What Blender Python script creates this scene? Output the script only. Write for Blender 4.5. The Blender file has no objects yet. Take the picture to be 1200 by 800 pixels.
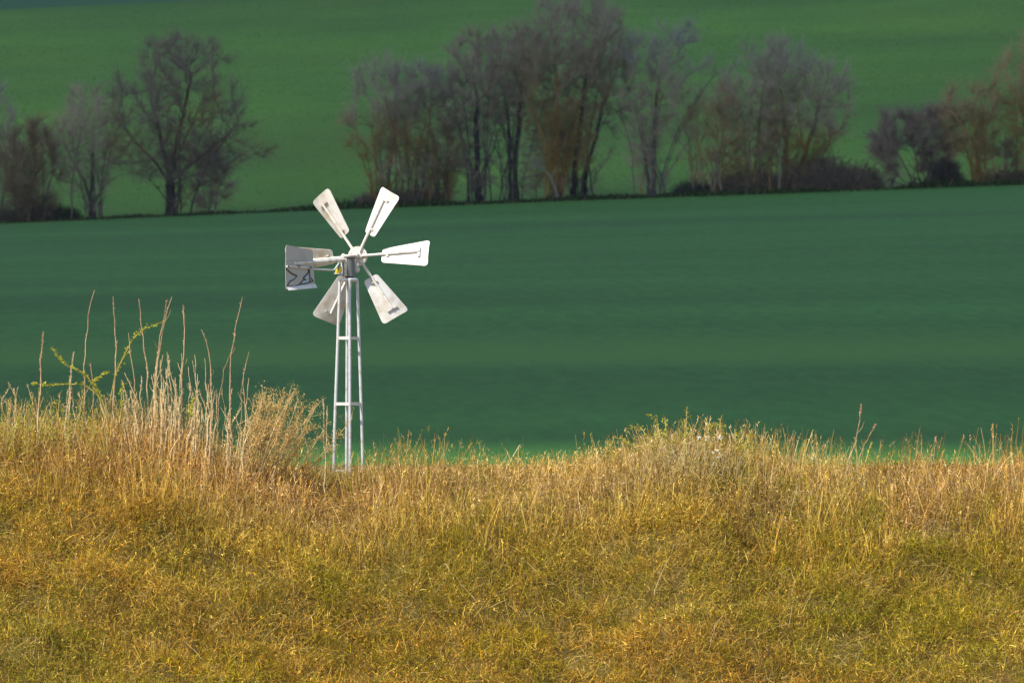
import bpy, bmesh, math, random
import numpy as np
from mathutils import Vector, Matrix

R = math.radians
rng = np.random.default_rng(7)
random.seed(7)
scene = bpy.context.scene
COL = scene.collection

# ------------------------------------------------------------------ helpers
def tag(o, label=None, cat=None, group=None, kind=None):
    if label: o['label'] = label
    if cat: o['category'] = cat
    if group: o['group'] = group
    if kind: o['kind'] = kind
    return o

def empty(name, loc, label=None, cat=None, group=None):
    o = bpy.data.objects.new(name, None)
    o.empty_display_size = .3
    o.location = loc
    COL.objects.link(o)
    return tag(o, label, cat, group)

def mesh_obj(name, verts, faces, mat, parent=None, cols=None, smooth=False, loc=None):
    """faces: (M,4) or (M,3) int array, cols: (N,3) per vertex"""
    verts = np.asarray(verts, dtype=np.float32); faces = np.asarray(faces, dtype=np.int32)
    me = bpy.data.meshes.new(name)
    n, (m, k) = len(verts), faces.shape
    me.vertices.add(n); me.loops.add(m * k); me.polygons.add(m)
    me.vertices.foreach_set('co', verts.ravel())
    me.loops.foreach_set('vertex_index', faces.ravel())
    me.polygons.foreach_set('loop_start', np.arange(0, m * k, k, dtype=np.int32))
    if smooth: me.polygons.foreach_set('use_smooth', np.ones(m, dtype=bool))
    me.update(calc_edges=True)
    if cols is not None:
        a = me.color_attributes.new('Col', 'FLOAT_COLOR', 'POINT')
        c4 = np.ones((n, 4), dtype=np.float32); c4[:, :3] = cols
        a.data.foreach_set('color', c4.ravel())
    me.materials.append(mat)
    o = bpy.data.objects.new(name, me)
    COL.objects.link(o)
    if parent: o.parent = parent
    if loc is not None: o.location = loc
    return o

class Geo:
    """collects quads with per-vertex colours"""
    def __init__(s): s.v, s.f, s.c, s.n = [], [], [], 0
    def add(s, v, f, c):
        s.v.append(v); s.f.append(f + s.n); s.c.append(c); s.n += len(v)
    def build(s, name, mat, parent=None, smooth=False, loc=None):
        return mesh_obj(name, np.concatenate(s.v), np.concatenate(s.f), mat, parent,
                        np.concatenate(s.c), smooth, loc)

def norm(a): return a / np.maximum(np.linalg.norm(a, axis=-1, keepdims=True), 1e-9)

def perp(d, ang):
    """unit vectors perpendicular to d (N,3) at angle ang (N,)"""
    ref = np.where(np.abs(d[:, 2:3]) < .9, np.array([[0, 0, 1.]]), np.array([[1., 0, 0]]))
    u = norm(np.cross(d, ref)); v = np.cross(d, u)
    return u * np.cos(ang)[:, None] + v * np.sin(ang)[:, None]

def ribbons(g, pts, w, cols, ang=None, side=None):
    """pts (N,K,3), w (N,K) full widths, cols (N,3) or (N,K,3)"""
    N, K, _ = pts.shape
    if N == 0: return
    if side is None:
        if ang is None: ang = rng.uniform(0, np.pi, N)
        side = perp(norm(pts[:, -1] - pts[:, 0]), ang)
    off = side[:, None, :] * (w * .5)[:, :, None]
    v = np.stack([pts - off, pts + off], axis=2).reshape(-1, 3)
    base = (np.arange(N) * K * 2)[:, None]
    k = np.arange(K - 1)[None, :] * 2
    a = base + k
    f = np.stack([a, a + 1, a + 3, a + 2], axis=-1).reshape(-1, 4)
    cols = np.broadcast_to(cols[:, None, :] if cols.ndim == 2 else cols, (N, K, 3))
    g.add(v, f, np.repeat(cols, 2, axis=1).reshape(-1, 3))

def tubes(g, pts, r, cols, S=4):
    """pts (N,K,3), r (N,K), cols (N,3) or (N,K,3)"""
    N, K, _ = pts.shape
    if N == 0: return
    d = norm(pts[:, -1] - pts[:, 0])
    u = perp(d, np.zeros(N)); w = perp(d, np.full(N, np.pi / 2))
    th = np.arange(S) * 2 * np.pi / S
    ring = u[:, None, :] * np.cos(th)[None, :, None] + w[:, None, :] * np.sin(th)[None, :, None]
    v = (pts[:, :, None, :] + ring[:, None, :, :] * r[:, :, None, None]).reshape(-1, 3)
    base = (np.arange(N) * K * S)[:, None, None]
    k = (np.arange(K - 1) * S)[None, :, None]
    s = np.arange(S)[None, None, :]; s2 = (s + 1) % S
    f = np.stack([base + k + s, base + k + s2, base + k + S + s2, base + k + S + s], axis=-1).reshape(-1, 4)
    cols = np.broadcast_to(cols[:, None, :] if cols.ndim == 2 else cols, (N, K, 3))
    g.add(v, f, np.repeat(cols, S, axis=1).reshape(-1, 3))

def hash2(ix, iy, seed):
    n = (ix.astype(np.int64) * 374761393 + iy.astype(np.int64) * 668265263 + seed * 974711) & 0xffffffff
    n = ((n ^ (n >> 13)) * 1274126177) & 0xffffffff
    n = (n ^ (n >> 16)) & 0xffffffff
    return n / 4294967295.0

def vnoise(x, y, seed=0):
    ix, iy = np.floor(x), np.floor(y)
    fx, fy = x - ix, y - iy
    fx = fx * fx * (3 - 2 * fx); fy = fy * fy * (3 - 2 * fy)
    a, b = hash2(ix, iy, seed), hash2(ix + 1, iy, seed)
    c, d = hash2(ix, iy + 1, seed), hash2(ix + 1, iy + 1, seed)
    return (a + (b - a) * fx) * (1 - fy) + (c + (d - c) * fx) * fy

def fbm(x, y, seed=0, oct=4):
    s = 0; a = .5; t = 0
    for i in range(oct):
        s = s + a * vnoise(x * 2 ** i, y * 2 ** i, seed + i * 17); t += a; a *= .5
    return s / t

def sstep(a, b, x):
    t = np.clip((x - a) / (b - a), 0, 1); return t * t * (3 - 2 * t)

# ------------------------------------------------------------------ materials
def new_mat(name):
    m = bpy.data.materials.new(name); m.use_nodes = True
    nt = m.node_tree
    return m, nt, nt.nodes['Principled BSDF'], nt.nodes['Material Output']

def mat_attr(name, rough=.8, transl=0., spec=.2, hsvnoise=0.):
    """colour from the mesh's own 'Col' pigment attribute, optional light passing through thin leaves"""
    m, nt, b, out = new_mat(name)
    a = nt.nodes.new('ShaderNodeVertexColor'); a.layer_name = 'Col'
    src = a.outputs['Color']
    if hsvnoise:
        tc = nt.nodes.new('ShaderNodeTexCoord')
        n = nt.nodes.new('ShaderNodeTexNoise'); n.inputs['Scale'].default_value = hsvnoise; n.inputs['Detail'].default_value = 4
        nt.links.new(tc.outputs['Object'], n.inputs['Vector'])
        mr = nt.nodes.new('ShaderNodeMapRange'); mr.inputs['To Min'].default_value = .55; mr.inputs['To Max'].default_value = 1.45
        nt.links.new(n.outputs['Fac'], mr.inputs['Value'])
        mx = nt.nodes.new('ShaderNodeVectorMath'); mx.operation = 'SCALE'
        nt.links.new(src, mx.inputs[0]); nt.links.new(mr.outputs[0], mx.inputs['Scale'])
        src = mx.outputs[0]
    nt.links.new(src, b.inputs['Base Color'])
    b.inputs['Roughness'].default_value = rough
    b.inputs['Specular IOR Level'].default_value = spec
    if transl:
        t = nt.nodes.new('ShaderNodeBsdfTranslucent'); nt.links.new(src, t.inputs['Color'])
        mix = nt.nodes.new('ShaderNodeMixShader'); mix.inputs[0].default_value = transl
        nt.links.new(b.outputs[0], mix.inputs[1]); nt.links.new(t.outputs[0], mix.inputs[2])
        nt.links.new(mix.outputs[0], out.inputs['Surface'])
    return m

def mat_noise(name, cols, scale=(1, 1, 1), rough=.9, detail=6, bump=0., pos=None, spec=.2, metallic=0.):
    """ramp of colours over object-space noise"""
    m, nt, b, out = new_mat(name)
    tc = nt.nodes.new('ShaderNodeTexCoord')
    mp = nt.nodes.new('ShaderNodeMapping'); mp.inputs['Scale'].default_value = scale
    n = nt.nodes.new('ShaderNodeTexNoise'); n.inputs['Scale'].default_value = 1; n.inputs['Detail'].default_value = detail
    n.inputs['Roughness'].default_value = .65
    r = nt.nodes.new('ShaderNodeValToRGB')
    els = r.color_ramp.elements
    k = len(cols)
    for i, c in enumerate(cols):
        p = (.3 + .4 * i / max(1, k - 1)) if pos is None else pos[i]
        e = els[i] if i < 2 else els.new(p)
        e.position = p; e.color = (*c, 1)
    nt.links.new(tc.outputs['Object'], mp.inputs['Vector']); nt.links.new(mp.outputs[0], n.inputs['Vector'])
    nt.links.new(n.outputs['Fac'], r.inputs[0]); nt.links.new(r.outputs[0], b.inputs['Base Color'])
    b.inputs['Roughness'].default_value = rough; b.inputs['Specular IOR Level'].default_value = spec
    b.inputs['Metallic'].default_value = metallic
    if bump:
        bp = nt.nodes.new('ShaderNodeBump'); bp.inputs['Strength'].default_value = bump
        nt.links.new(n.outputs['Fac'], bp.inputs['Height']); nt.links.new(bp.outputs[0], b.inputs['Normal'])
    return m

M_grass = mat_attr('dry_grass', .75, .15)
M_crop = mat_attr('green_crop', .9, .5, .0)
M_bark = mat_attr('bark', .9, 0, .1, hsvnoise=3.0)
M_twig = mat_attr('twigs', .9, 0, .1)
M_stalk = mat_attr('dry_stalk', .7, 0, .2, hsvnoise=30.)
M_leaf = mat_attr('young_leaf', .6, .3)
M_soil = mat_noise('bank_soil', [(.07, .047, .012), (.13, .09, .022), (.10, .082, .018)], (3, 3, 3), bump=.4)

# ------------------------------------------------------------------ terrain
CREST = 86.5
def tilt(x, y): return .036 * x * np.clip((y - 100) / 320, 0, 1.25)
def ground(x, y):
    x = np.asarray(x, float); y = np.asarray(y, float)
    # dry bank in front of the field
    zc = -1.46 - .08 * np.exp(-((x + 1.75) / .4) ** 2) + .27 * np.exp(-((x - 1.75) / .75) ** 2) + .42 / (1 + np.exp(np.clip((x + 3.15) / .3, -30, 30))) \
         + .10 * (fbm(x * .9, y * .9, 3, 3) - .5) + .05 * sstep(3.5, 5.5, x)
    t = CREST - y
    drop = .5 * (np.sqrt(t * t + .5) + t) / 2
    bank = zc - drop + .44 * (fbm(x * 1.5, y * 1.6, 9, 3) - .5) * sstep(-.3, 1.5, t)
    bank = np.maximum(bank, -5.0 + .1 * fbm(x * .3, y * .3, 5, 3))
    front = -1.9 - 3.0 * sstep(4, 40, y)
    bank = np.where(y < 70, front * (1 - sstep(40, 70, y)) + bank * sstep(40, 70, y), bank)
    # field behind, rising to the hedge and on up the hill
    y_t = y
    y = np.minimum(y, 1150 + 60 * np.tanh(np.maximum(y - 1150, 0) / 60))      # the hill levels off on top
    yy = np.maximum(y - 100, 0)
    f1 = -1.45 + .0205 * yy + .0000125 * yy ** 2
    y2 = np.maximum(y - 450, 0)
    f2 = f1 + .035 * y2
    fld = f2 + tilt(x, y) + .25 * (fbm(x * .02, y * .02, 21, 3) - .5) * np.clip((y - 110) / 100, 0, 1)
    y = y_t
    w = sstep(88, 100, y)
    return bank * (1 - w) + fld * w
def gz(x, y): return float(ground(np.array([x]), np.array([y]))[0])
def HEDGE(x): return 450 + 0 * x
def FARLINE(x): return 862 + .0 * x

def grid(name, xs, ys, mat, kind='structure'):
    X, Y = np.meshgrid(xs, ys)
    V = np.stack([X, Y, ground(X, Y)], -1).reshape(-1, 3)
    nx, ny = len(xs), len(ys)
    i = (np.arange(ny - 1)[:, None] * nx + np.arange(nx - 1)[None, :]).ravel()
    F = np.stack([i, i + 1, i + nx + 1, i + nx], -1)
    o = mesh_obj(name, V, F, mat, smooth=True)
    return tag(o, kind=kind)

# shared edges between neighbouring sheets, nothing overlaps
wide = np.concatenate([np.linspace(-260, -60, 12)[:-1], np.linspace(-60, -9, 22)[:-1], np.linspace(-9, 9, 181),
                       np.linspace(9, 60, 22)[1:], np.linspace(60, 260, 12)[1:]])
far_x = np.concatenate([np.linspace(-900, -120, 14)[:-1], np.linspace(-120, 120, 61), np.linspace(120, 900, 14)[1:]])
M_field = mat_noise('wheat_field_soil', [(.029, .124, .015), (.039, .150, .018), (.050, .176, .022)], (3.2, .26, 3.2), detail=9)
M_hill = mat_noise('hill_field_sward', [(.056, .160, .009), (.080, .205, .011), (.108, .235, .014)], (.035, .012, .035))
M_far = mat_noise('far_field_sward', [(.02, .10, .03), (.03, .125, .036)], (.03, .02, .03))
def tone_bands(m, scale, lo, hi, strip=None):
    """broad bands where the crop stands thinner or thicker, and one yellower strip across the field"""
    nt = m.node_tree; b = nt.nodes['Principled BSDF']
    src = b.inputs['Base Color'].links[0].from_socket
    tc = nt.nodes.new('ShaderNodeTexCoord'); mp = nt.nodes.new('ShaderNodeMapping'); mp.inputs['Scale'].default_value = scale
    n = nt.nodes.new('ShaderNodeTexNoise'); n.inputs['Scale'].default_value = 1; n.inputs['Detail'].default_value = 5
    mr = nt.nodes.new('ShaderNodeMapRange'); mr.inputs['From Min'].default_value = .32; mr.inputs['From Max'].default_value = .68
    mr.inputs['To Min'].default_value = lo; mr.inputs['To Max'].default_value = hi
    nt.links.new(tc.outputs['Object'], mp.inputs['Vector']); nt.links.new(mp.outputs[0], n.inputs['Vector']); nt.links.new(n.outputs['Fac'], mr.inputs['Value'])
    vm = nt.nodes.new('ShaderNodeVectorMath'); vm.operation = 'SCALE'
    nt.links.new(src, vm.inputs[0]); nt.links.new(mr.outputs[0], vm.inputs['Scale'])
    src = vm.outputs[0]
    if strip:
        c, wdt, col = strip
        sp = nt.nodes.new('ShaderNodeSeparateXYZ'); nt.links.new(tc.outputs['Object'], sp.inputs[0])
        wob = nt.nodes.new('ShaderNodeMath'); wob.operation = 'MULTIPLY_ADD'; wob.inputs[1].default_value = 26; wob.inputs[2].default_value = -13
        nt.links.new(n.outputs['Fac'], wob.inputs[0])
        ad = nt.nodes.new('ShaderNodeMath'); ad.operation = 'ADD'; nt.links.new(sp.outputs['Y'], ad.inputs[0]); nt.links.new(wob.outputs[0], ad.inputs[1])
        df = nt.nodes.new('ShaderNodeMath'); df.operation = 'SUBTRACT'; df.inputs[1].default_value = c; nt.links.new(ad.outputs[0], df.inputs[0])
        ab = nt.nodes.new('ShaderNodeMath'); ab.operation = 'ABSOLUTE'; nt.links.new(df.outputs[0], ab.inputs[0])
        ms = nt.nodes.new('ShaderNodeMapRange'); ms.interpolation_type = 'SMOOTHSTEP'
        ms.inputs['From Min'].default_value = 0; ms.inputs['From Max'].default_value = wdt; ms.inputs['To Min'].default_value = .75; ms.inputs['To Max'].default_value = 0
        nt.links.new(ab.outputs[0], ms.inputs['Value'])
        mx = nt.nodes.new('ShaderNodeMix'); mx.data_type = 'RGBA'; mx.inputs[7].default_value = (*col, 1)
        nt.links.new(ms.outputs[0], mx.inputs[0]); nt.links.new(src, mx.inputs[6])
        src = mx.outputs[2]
    nt.links.new(src, b.inputs['Base Color'])
tone_bands(M_field, (.022, .04, .05), .80, 1.17, (159, 18, (.074, .188, .022)))
tone_bands(M_hill, (.012, .016, .02), .78, 1.20)
grid('ground', wide, np.concatenate([np.linspace(-40, 70, 40)[:-1], np.linspace(70, 100, 181)]), M_soil)
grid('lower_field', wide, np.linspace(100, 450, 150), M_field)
grid('hillside', far_x, np.linspace(450, 862, 60), M_hill)
grid('hilltop', far_x, np.concatenate([np.linspace(862, 1200, 30), np.linspace(1300, 3000, 12)]), M_far)

# --- lower field of young wheat: blades thin out with distance as the eye sees them
def wedge(y, extra=3.0): return .066 * y + extra
def crop(name, y0, y1, n, h, w, palette, label, seed, k=3):
    r = np.random.default_rng(seed)
    u = r.uniform(0, 1, n)
    y = y0 * (y1 / y0) ** (u ** .9)
    x = r.uniform(-1, 1, n) * wedge(y)
    P = np.stack([x, y, ground(x, y) - .02], -1)
    sc = y / y0
    patch = fbm(x * .12, y * .022, seed, 4)
    fine = fbm(x * .9, y * .12, seed + 5, 3)
    pal = np.array(palette)
    band = fbm(x * .014 + 3, y * (.05 if y0 < 200 else .02), seed + 9, 4)
    q = np.clip(patch * .7 + band * 1.5 - .62 + (fine - .5) * .5 + r.normal(0, .07, n), 0, .999) * (len(pal) - 1)
    i = q.astype(int); fr = (q - i)[:, None]
    c = pal[i] * (1 - fr) + pal[i + 1] * fr
    if y0 < 200:
        st = np.exp(-((y - 157 + 6 * (fbm(x * .1, y * 0, 3, 2) - .5)) / 9) ** 2)[:, None] * (.55 + .45 * sstep(-6, 4, x))[:, None]
        c = c * (1 + st * np.array([.75, .28, .12])) * (1 - .16 * sstep(385, 425, y))[:, None]
    c = c * r.uniform(.88, 1.12, (n, 1))
    g = Geo()
    for j in range(k):
        a = r.uniform(0, 2 * np.pi, n); lean = r.uniform(.6, 1.7, n)
        d = np.stack([np.cos(a) * lean, np.sin(a) * lean, np.ones(n)], -1)
        L = h * r.uniform(.6, 1.25, n) * sc ** .25
        root = P + np.stack([r.normal(0, .05, n), r.normal(0, .05, n), np.zeros(n)], -1) * sc[:, None]
        p1 = root + d * (L * .55)[:, None]
        p2 = p1 + d * (L * .5)[:, None] * np.array([1.6, 1.6, .45])
        W = w * sc ** .8 * r.uniform(.7, 1.3, n)
        ribbons(g, np.stack([root, p1, p2], 1), np.stack([W, W * .9, W * .1], 1), c, ang=r.uniform(0, np.pi, n))
    o = g.build(name, M_crop)
    return tag(o, label, 'crop', kind='stuff')
crop('grass_crop', 454, 860, 60000, .05, .022,
     [(.048, .158, .009), (.068, .198, .011), (.092, .222, .013), (.122, .25, .018)],
     'mid green young crop covering the hillside above the hedge', 47)

# rough grass verge along the foot of the hedge
def verge():
    r = np.random.default_rng(5); n = 16000
    x = r.uniform(-38, 38, n)
    y = 449 + r.normal(0, 1.3, n) + 1.2 * (fbm(x * .15, x * 0, 77, 3) - .5)
    hgt = (.03 + .75 * np.clip(fbm(x * .22, y * .2, 13, 3) - .32, 0, 1)) * r.uniform(.5, 1.4, n)
    P = np.stack([x, y, ground(x, y) - .03], -1)
    a = r.uniform(0, 2 * np.pi, n); l = r.uniform(.1, .6, n)
    d = np.stack([np.cos(a) * l, np.sin(a) * l, np.ones(n)], -1) * hgt[:, None]
    pal = np.array([(.022, .065, .02), (.035, .09, .022), (.08, .08, .035), (.17, .14, .075)])
    c = pal[r.choice(4, n, p=[.35, .35, .18, .12])] * r.uniform(.7, 1.2, (n, 1))
    g = Geo()
    W = r.uniform(.05, .11, n)
    ribbons(g, np.stack([P, P + d * .6, P + d], 1), np.stack([W, W, W * .1], 1), c, ang=r.uniform(0, np.pi, n))
    tag(g.build('grass_verge', M_crop), 'dark rough grass strip along the foot of the hedge trees', 'grass', kind='stuff')
verge()

# ------------------------------------------------------------------ dry grass bank
STRAW = np.array([(.70, .49, .17), (.56, .35, .085), (.44, .25, .055), (.80, .62, .31), (.24, .125, .03), (.62, .42, .21)])
OLIVE = np.array([(.36, .29, .022), (.28, .24, .018), (.44, .34, .04), (.19, .17, .014), (.46, .39, .045)])
def curved(P, d0, bend, L, K, r):
    """polyline from P along d0 (N,3) drifting towards bend (N,3)"""
    N = len(P); pts = [P]; p = P; d = d0
    for k in range(1, K):
        d = norm(d + bend / (K - 1)); p = p + d * (L / (K - 1))[:, None]; pts.append(p)
    return np.stack(pts, 1)

def bank_points(n, r, t0, t1, xlim=6.6, power=1.):
    x = r.uniform(-xlim, xlim, n)
    t = t0 + (t1 - t0) * r.uniform(0, 1, n) ** power
    y = CREST - t
    return x, y, t

def grass_bank():
    r = np.random.default_rng(11)
    g = Geo()
    def colour(x, y, n, green_bias, tt):
        patch = fbm(x * .6, y * .9, 61, 4); fine = fbm(x * 7, y * 7, 71, 3)
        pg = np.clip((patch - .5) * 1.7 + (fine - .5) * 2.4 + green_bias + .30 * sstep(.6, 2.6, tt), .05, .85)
        isg = r.uniform(0, 1, n) < pg
        s = STRAW[r.choice(len(STRAW), n, p=[.24, .24, .17, .12, .12, .11])]
        o = OLIVE[r.choice(len(OLIVE), n)]
        c = np.where(isg[:, None], o, s)
        bp = sstep(.45, .68, fbm(x * .42 + 7, y * .8, 163, 3))        # browner, older thatch in patches
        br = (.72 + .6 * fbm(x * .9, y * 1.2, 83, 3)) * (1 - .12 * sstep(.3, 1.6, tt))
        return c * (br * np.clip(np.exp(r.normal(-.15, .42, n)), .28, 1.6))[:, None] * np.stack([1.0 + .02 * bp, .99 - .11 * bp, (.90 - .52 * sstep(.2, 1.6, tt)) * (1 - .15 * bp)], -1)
    # matted layer: short curling stems in every direction
    n = 520000
    x, y, t = bank_points(n, r, -2.0, 5.2, xlim=6.3)
    clump = fbm(x * 3.4, y * 3.4, 101, 4)
    keep = r.uniform(0, 1, n) < np.clip(.42 + (clump - .36) * 4, .30, 1)
    x, y, t, clump = x[keep], y[keep], t[keep], clump[keep]; n = len(x)
    base = np.stack([x, y, ground(x, y) - .01], -1)
    up = np.clip(clump - .33, 0, .4) * .6
    base[:, 2] += up * r.uniform(0, 1, n) ** .7
    a = r.uniform(0, 2 * np.pi, n); el = r.uniform(-.2, 1.35, n)
    d = np.stack([np.cos(a) * np.cos(el), np.sin(a) * np.cos(el), np.sin(el)], -1)
    L = r.uniform(.022, .07, n) + .12 * r.uniform(0, 1, n) ** 5
    bend = np.stack([r.normal(0, .6, n), r.normal(-.1, .5, n), r.normal(-.1, .5, n)], -1)
    pts = curved(base, d, bend, L, 3, r)
    W = r.uniform(.0024, .0062, n)
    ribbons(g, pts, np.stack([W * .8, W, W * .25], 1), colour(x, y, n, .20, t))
    # stiff dead twigs lying and sticking out at every angle
    n = 52000
    x, y, t = bank_points(n, r, -.8, 5.0, xlim=6.3)
    base = np.stack([x, y, ground(x, y) + .16 * r.uniform(0, 1, n) ** 1.5], -1)
    a = r.uniform(0, 2 * np.pi, n); el = np.arcsin(r.uniform(-.35, .95, n))
    d = np.stack([np.cos(a) * np.cos(el), np.sin(a) * np.cos(el), np.sin(el)], -1)
    pts = curved(base, d, r.normal(0, .22, (n, 3)), .05 + .20 * r.uniform(0, 1, n) ** 2, 4, r)
    W = r.uniform(.0025, .0048, n)
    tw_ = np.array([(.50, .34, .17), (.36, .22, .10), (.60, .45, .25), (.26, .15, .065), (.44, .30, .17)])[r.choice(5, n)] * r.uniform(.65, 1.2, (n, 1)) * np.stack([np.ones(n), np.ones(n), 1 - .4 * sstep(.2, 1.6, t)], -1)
    ribbons(g, pts, np.stack([W, W, W * .8, W * .4], 1), tw_)
    # taller loose stems, more upright near the crest
    n = 82000
    x, y, t = bank_points(n, r, -1.6, 5.0, xlim=6.3, power=1.1)
    clump = fbm(x * 1.7, y * 1.7, 111, 3)
    keep = r.uniform(0, 1, n) < np.clip(.2 + (clump - .3) * 3.5, .08, 1)
    x, y, t = x[keep], y[keep], t[keep]; n = len(x)
    base = np.stack([x, y, ground(x, y)], -1)
    spread = .3 + .6 * sstep(0, 2.4, t)
    a = r.uniform(0, 2 * np.pi, n)
    d = norm(np.stack([np.cos(a) * spread * r.uniform(0, 1.4, n) - .10, np.sin(a) * spread * r.uniform(0, 1.4, n) - .1, np.ones(n)], -1))
    L = r.uniform(.12, .36, n) * (1 - .30 * sstep(.5, 2.6, t))
    bend = np.stack([r.normal(.05, .35, n), r.normal(-.1, .3, n), r.normal(-.15, .25, n)], -1)
    pts = curved(base, d, bend, L, 5, r)
    W = r.uniform(.0028, .0055, n)
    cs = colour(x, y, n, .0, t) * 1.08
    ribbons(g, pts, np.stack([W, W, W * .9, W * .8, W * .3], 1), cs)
    # dry side leaves and spikelets along those stems
    k = n * 3; i = r.integers(0, n, k); j = r.integers(1, 5, k); q = pts[i, j] + r.normal(0, .006, (k, 3))
    dq = norm(r.normal(0, 1, (k, 3)) + np.array([0, 0, .6])); l = r.uniform(.012, .04, k); w = r.uniform(.004, .009, k)
    ribbons(g, np.stack([q, q + dq * (l * .5)[:, None], q + dq * l[:, None]], 1), np.stack([w * .4, w, w * .2], 1), cs[i] * r.uniform(.75, 1.35, (k, 1)))
    # fine seeded stems standing along the crest, with feathery heads
    n = 22000
    x, y, t = bank_points(n, r, -1.5, 1.5)
    clump = fbm(x * 2.2, y * 2.0, 121, 2)
    keep = r.uniform(0, 1, n) < np.clip((clump - .3) * 3, .03, 1)
    x, y, t = x[keep], y[keep], t[keep]; n = len(x)
    base = np.stack([x, y, ground(x, y)], -1)
    d = norm(np.stack([r.normal(0, .24, n), r.normal(0, .2, n), np.ones(n)], -1))
    L = (.20 + .44 * r.uniform(0, 1, n) ** 1.6) * (.7 + .5 * fbm(x * 1.1, y * 0, 5, 2))
    pts = curved(base, d, np.stack([r.normal(.05, .2, n), r.normal(0, .2, n), r.normal(-.05, .1, n)], -1), L, 5, r)
    W = r.uniform(.003, .0055, n)
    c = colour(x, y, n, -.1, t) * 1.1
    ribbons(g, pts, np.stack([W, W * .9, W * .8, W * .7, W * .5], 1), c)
    m = r.uniform(0, 1, n) < .55
    tip = pts[m]; cm = c[m]; k = len(tip)
    for j in range(5):          # seed-head barbs
        f = r.uniform(.72, 1., k)[:, None]
        q = tip[:, 3] * (1 - (f - .72) / .28) + tip[:, 4] * ((f - .72) / .28)
        a = r.uniform(0, 2 * np.pi, k)
        e = q + np.stack([np.cos(a) * .02, np.sin(a) * .02, r.uniform(.01, .04, k)], -1)
        ribbons(g, np.stack([q, e], 1), np.stack([np.full(k, .005), np.full(k, .002)], 1), cm)
    tag(g.build('dry_grass', M_grass), 'matted straw coloured dry grass covering the bank in front', 'grass', kind='stuff')
    # small green leaves working up through the straw
    g = Geo(); n = 150000
    x, y, t = bank_points(n, r, -.6, 6.2)
    patch = fbm(x * .55, y * .8, 61, 4); fine = fbm(x * 3.0, y * 3.0, 131, 3)
    keep = r.uniform(0, 1, n) < np.clip((patch - .48) * 2.0 + (fine - .5) * 2.6 + .22 + .25 * sstep(.5, 2.5, t), .03, 1)
    x, y = x[keep], y[keep]; n = len(x)
    P = np.stack([x, y, ground(x, y) + r.uniform(.02, .17, n)], -1)
    a = r.uniform(0, 2 * np.pi, n); el = r.uniform(-.3, 1.3, n)
    d = np.stack([np.cos(a) * np.cos(el), np.sin(a) * np.cos(el), np.sin(el)], -1)
    L = r.uniform(.012, .04, n)
    W = r.uniform(.004, .009, n)
    c = np.array([(.31, .29, .012), (.23, .235, .011), (.40, .35, .02), (.14, .155, .01)])[r.choice(4, n, p=[.35, .3, .2, .15])] * r.uniform(.75, 1.25, (n, 1))
    ribbons(g, np.stack([P, P + d * (L * .5)[:, None], P + d * L[:, None]], 1), np.stack([W * .5, W, W * .2], 1), c)
    tag(g.build('green_undergrowth', M_grass), 'small olive green leaves growing up through the dry grass of the bank', 'undergrowth', kind='stuff')
grass_bank()

# ------------------------------------------------------------------ pixel measurement -> place at a known distance
def at(px, py, d): return np.array([(px - 600) * 1e-4 * d, d, (400 - py) * 1e-4 * d])

# ------------------------------------------------------------------ tall dry stalks on the left
def polystalk(pts2d, d, base_extra=.25):
    """list of image measurements bottom->top into 3-d at distance d with the foot carried down to the soil"""
    P = np.array([at(px, py, d) for px, py in pts2d])
    z = gz(P[0, 0], d)
    if P[0, 2] > z: P = np.concatenate([[[P[0, 0] - .02, d, z - .02]], P])
    return P
def resample(P, K):
    s = np.concatenate([[0], np.cumsum(np.linalg.norm(np.diff(P, axis=0), axis=1))])
    t = np.linspace(0, s[-1], K)
    return np.stack([np.interp(t, s, P[:, i]) for i in range(3)], -1)

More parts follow.
